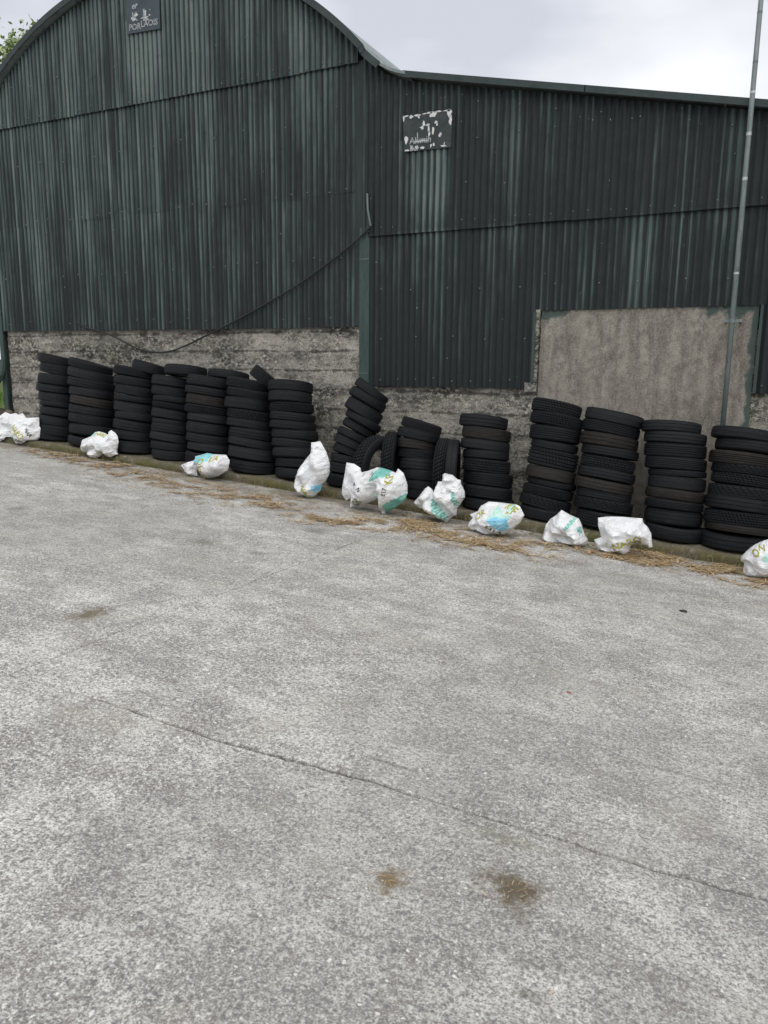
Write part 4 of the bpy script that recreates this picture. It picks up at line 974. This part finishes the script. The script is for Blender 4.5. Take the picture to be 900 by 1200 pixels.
# weeds along the kerb
mb = MB()
for i in range(420):
    px = sr.choice((95, 140, 215, 300, 385, 470, 520, 545, 655, 745, 800, 860)) + sr.gauss(0, 12); x = W(px, 600, KY).x; y = KY - abs(sr.gauss(.01, .025))
    h = sr.uniform(.03, .11); a = sr.uniform(0, 6.28); p = Vector((x, y, ground(x, y))); d = Vector((math.cos(a), math.sin(a), 0)); w = Vector((-d.y, d.x, 0)) * .0022
    q = p + d * h * .25 + Vector((0, 0, h * .7)); e = p + d * h * .7 + Vector((0, 0, h))
    mb.add([p - w, p + w, q + w, q - w, e], [(0, 1, 2, 3), (3, 2, 4)])
o = mb.build('weeds', mat_leaf('dry_weed', (.11, .11, .035), (.30, .24, .11))); o['kind'] = 'stuff'
# grass beyond the left end of the barn
mb = MB()
for i in range(6000):
    x = sr.uniform(-19, -11.0); y = sr.uniform(2.2, 12); z = ground(x, y) - .03; h = sr.uniform(.10, .32); a = sr.uniform(0, 6.28)
    d = Vector((math.cos(a), math.sin(a), 0)); w = Vector((-d.y, d.x, 0)) * .012; p = Vector((x, y, z))
    mb.add([p - w, p + w, p + d * h * .4 + Vector((0, 0, h))], [(0, 1, 2)])
o = mb.build('grass', M['grass']); o['kind'] = 'stuff'
V = []; Fc = []
xs_ = [-400, -60, -24, -18, -14, -11.05]; ys_ = [2, 4, 8, 14, 40, 400]
for y in ys_:
    for x in xs_: V.append((x, y, ground(x, y) - .02))
n = len(xs_); Fc = [(j * n + i, j * n + i + 1, (j + 1) * n + i + 1, (j + 1) * n + i) for j in range(len(ys_) - 1) for i in range(n - 1)]
o = mesh_obj('field', V, Fc, M['soil'], smooth=True); o['kind'] = 'structure'

def tree(name, label, base, h, cr, n_leaf, seed, lm):
    t = thing(name, label, 'tree', base); r_ = random.Random(seed); b = Vector(base)
    tips = []; mb = MB()
    mb.tube([b, b + Vector((.1, 0, h * .3)), b + Vector((.05, .1, h * .62)), b + Vector((.1, 0, h * .9))], [.26, .2, .12, .03], 9); mb.build('trunk', M['bark'], t, smooth=True)
    mb = MB()
    for i in range(16):
        a = r_.uniform(0, 6.28); z0 = r_.uniform(.3, .85) * h; el = r_.uniform(.1, 1.0); L_ = cr * r_.uniform(.6, 1.05)
        s_ = b + Vector((.08, 0, z0)); e = s_ + Vector((math.cos(a) * math.cos(el), math.sin(a) * math.cos(el), math.sin(el))) * L_
        m_ = s_.lerp(e, .5) + Vector((r_.gauss(0, .15), r_.gauss(0, .15), .15)); mb.tube([s_, m_, e], [.07, .045, .015], 6); tips += [m_, e, s_.lerp(e, .75), e + Vector((r_.gauss(0, .4), r_.gauss(0, .4), r_.gauss(0, .3)))]
    mb.build('limb', M['bark'], t, smooth=True)
    mb = MB()
    for i in range(n_leaf):
        c = r_.choice(tips) + Vector((r_.gauss(0, .36), r_.gauss(0, .36), r_.gauss(0, .28)))
        d = Vector((r_.gauss(0, 1), r_.gauss(0, 1), r_.gauss(0, .6))).normalized(); e = d.cross(Vector((r_.gauss(0, 1), r_.gauss(0, 1), 1))).normalized(); l = r_.uniform(.06, .13)
        mb.add([c - d * l, c + e * l * .5, c + d * l, c - e * l * .5], [(0, 1, 2, 3)])
    mb.build('crown', lm, t)
    return t
for (lab, bx, by, sd) in (('low green hedge far beyond the grass past the barn’s left end', -31, 22, 3), ('low green bush beside the far hedge past the barn’s left end', -24, 17, 4)):
    t = thing('bush', lab, 'bush', (bx, by, ground(bx, by))); r_ = random.Random(sd); mb = MB(); st = MB()
    for i in range(5): a = r_.uniform(0, 6.28); st.tube([(bx, by, ground(bx, by)), (bx + math.cos(a) * 1.2, by + math.sin(a) * .8, ground(bx, by) + 1.4)], [.05, .02], 6)
    for i in range(3500):
        c = Vector((bx + r_.gauss(0, 2.0), by + r_.gauss(0, .9), ground(bx, by) + abs(r_.gauss(0, .75)))); d = Vector((r_.gauss(0, 1), r_.gauss(0, 1), r_.gauss(0, 1))).normalized(); e = d.cross(Vector((.3, .2, 1))).normalized(); l = r_.uniform(.08, .16)
        mb.add([c - d * l, c + e * l * .6, c + d * l, c - e * l * .6], [(0, 1, 2, 3)])
    st.build('stem', M['bark'], t); mb.build('foliage', M['leaf'], t)
p = W(8, 56, 13.0)
tree('tree', 'leafy green tree rising behind the left shoulder of the barn roof', (p.x + .1, 13.0, ground(p.x, 13) - .05), p.z + 1.0 - ground(p.x, 13), 2.7, 22000, 5, M['leaf'])
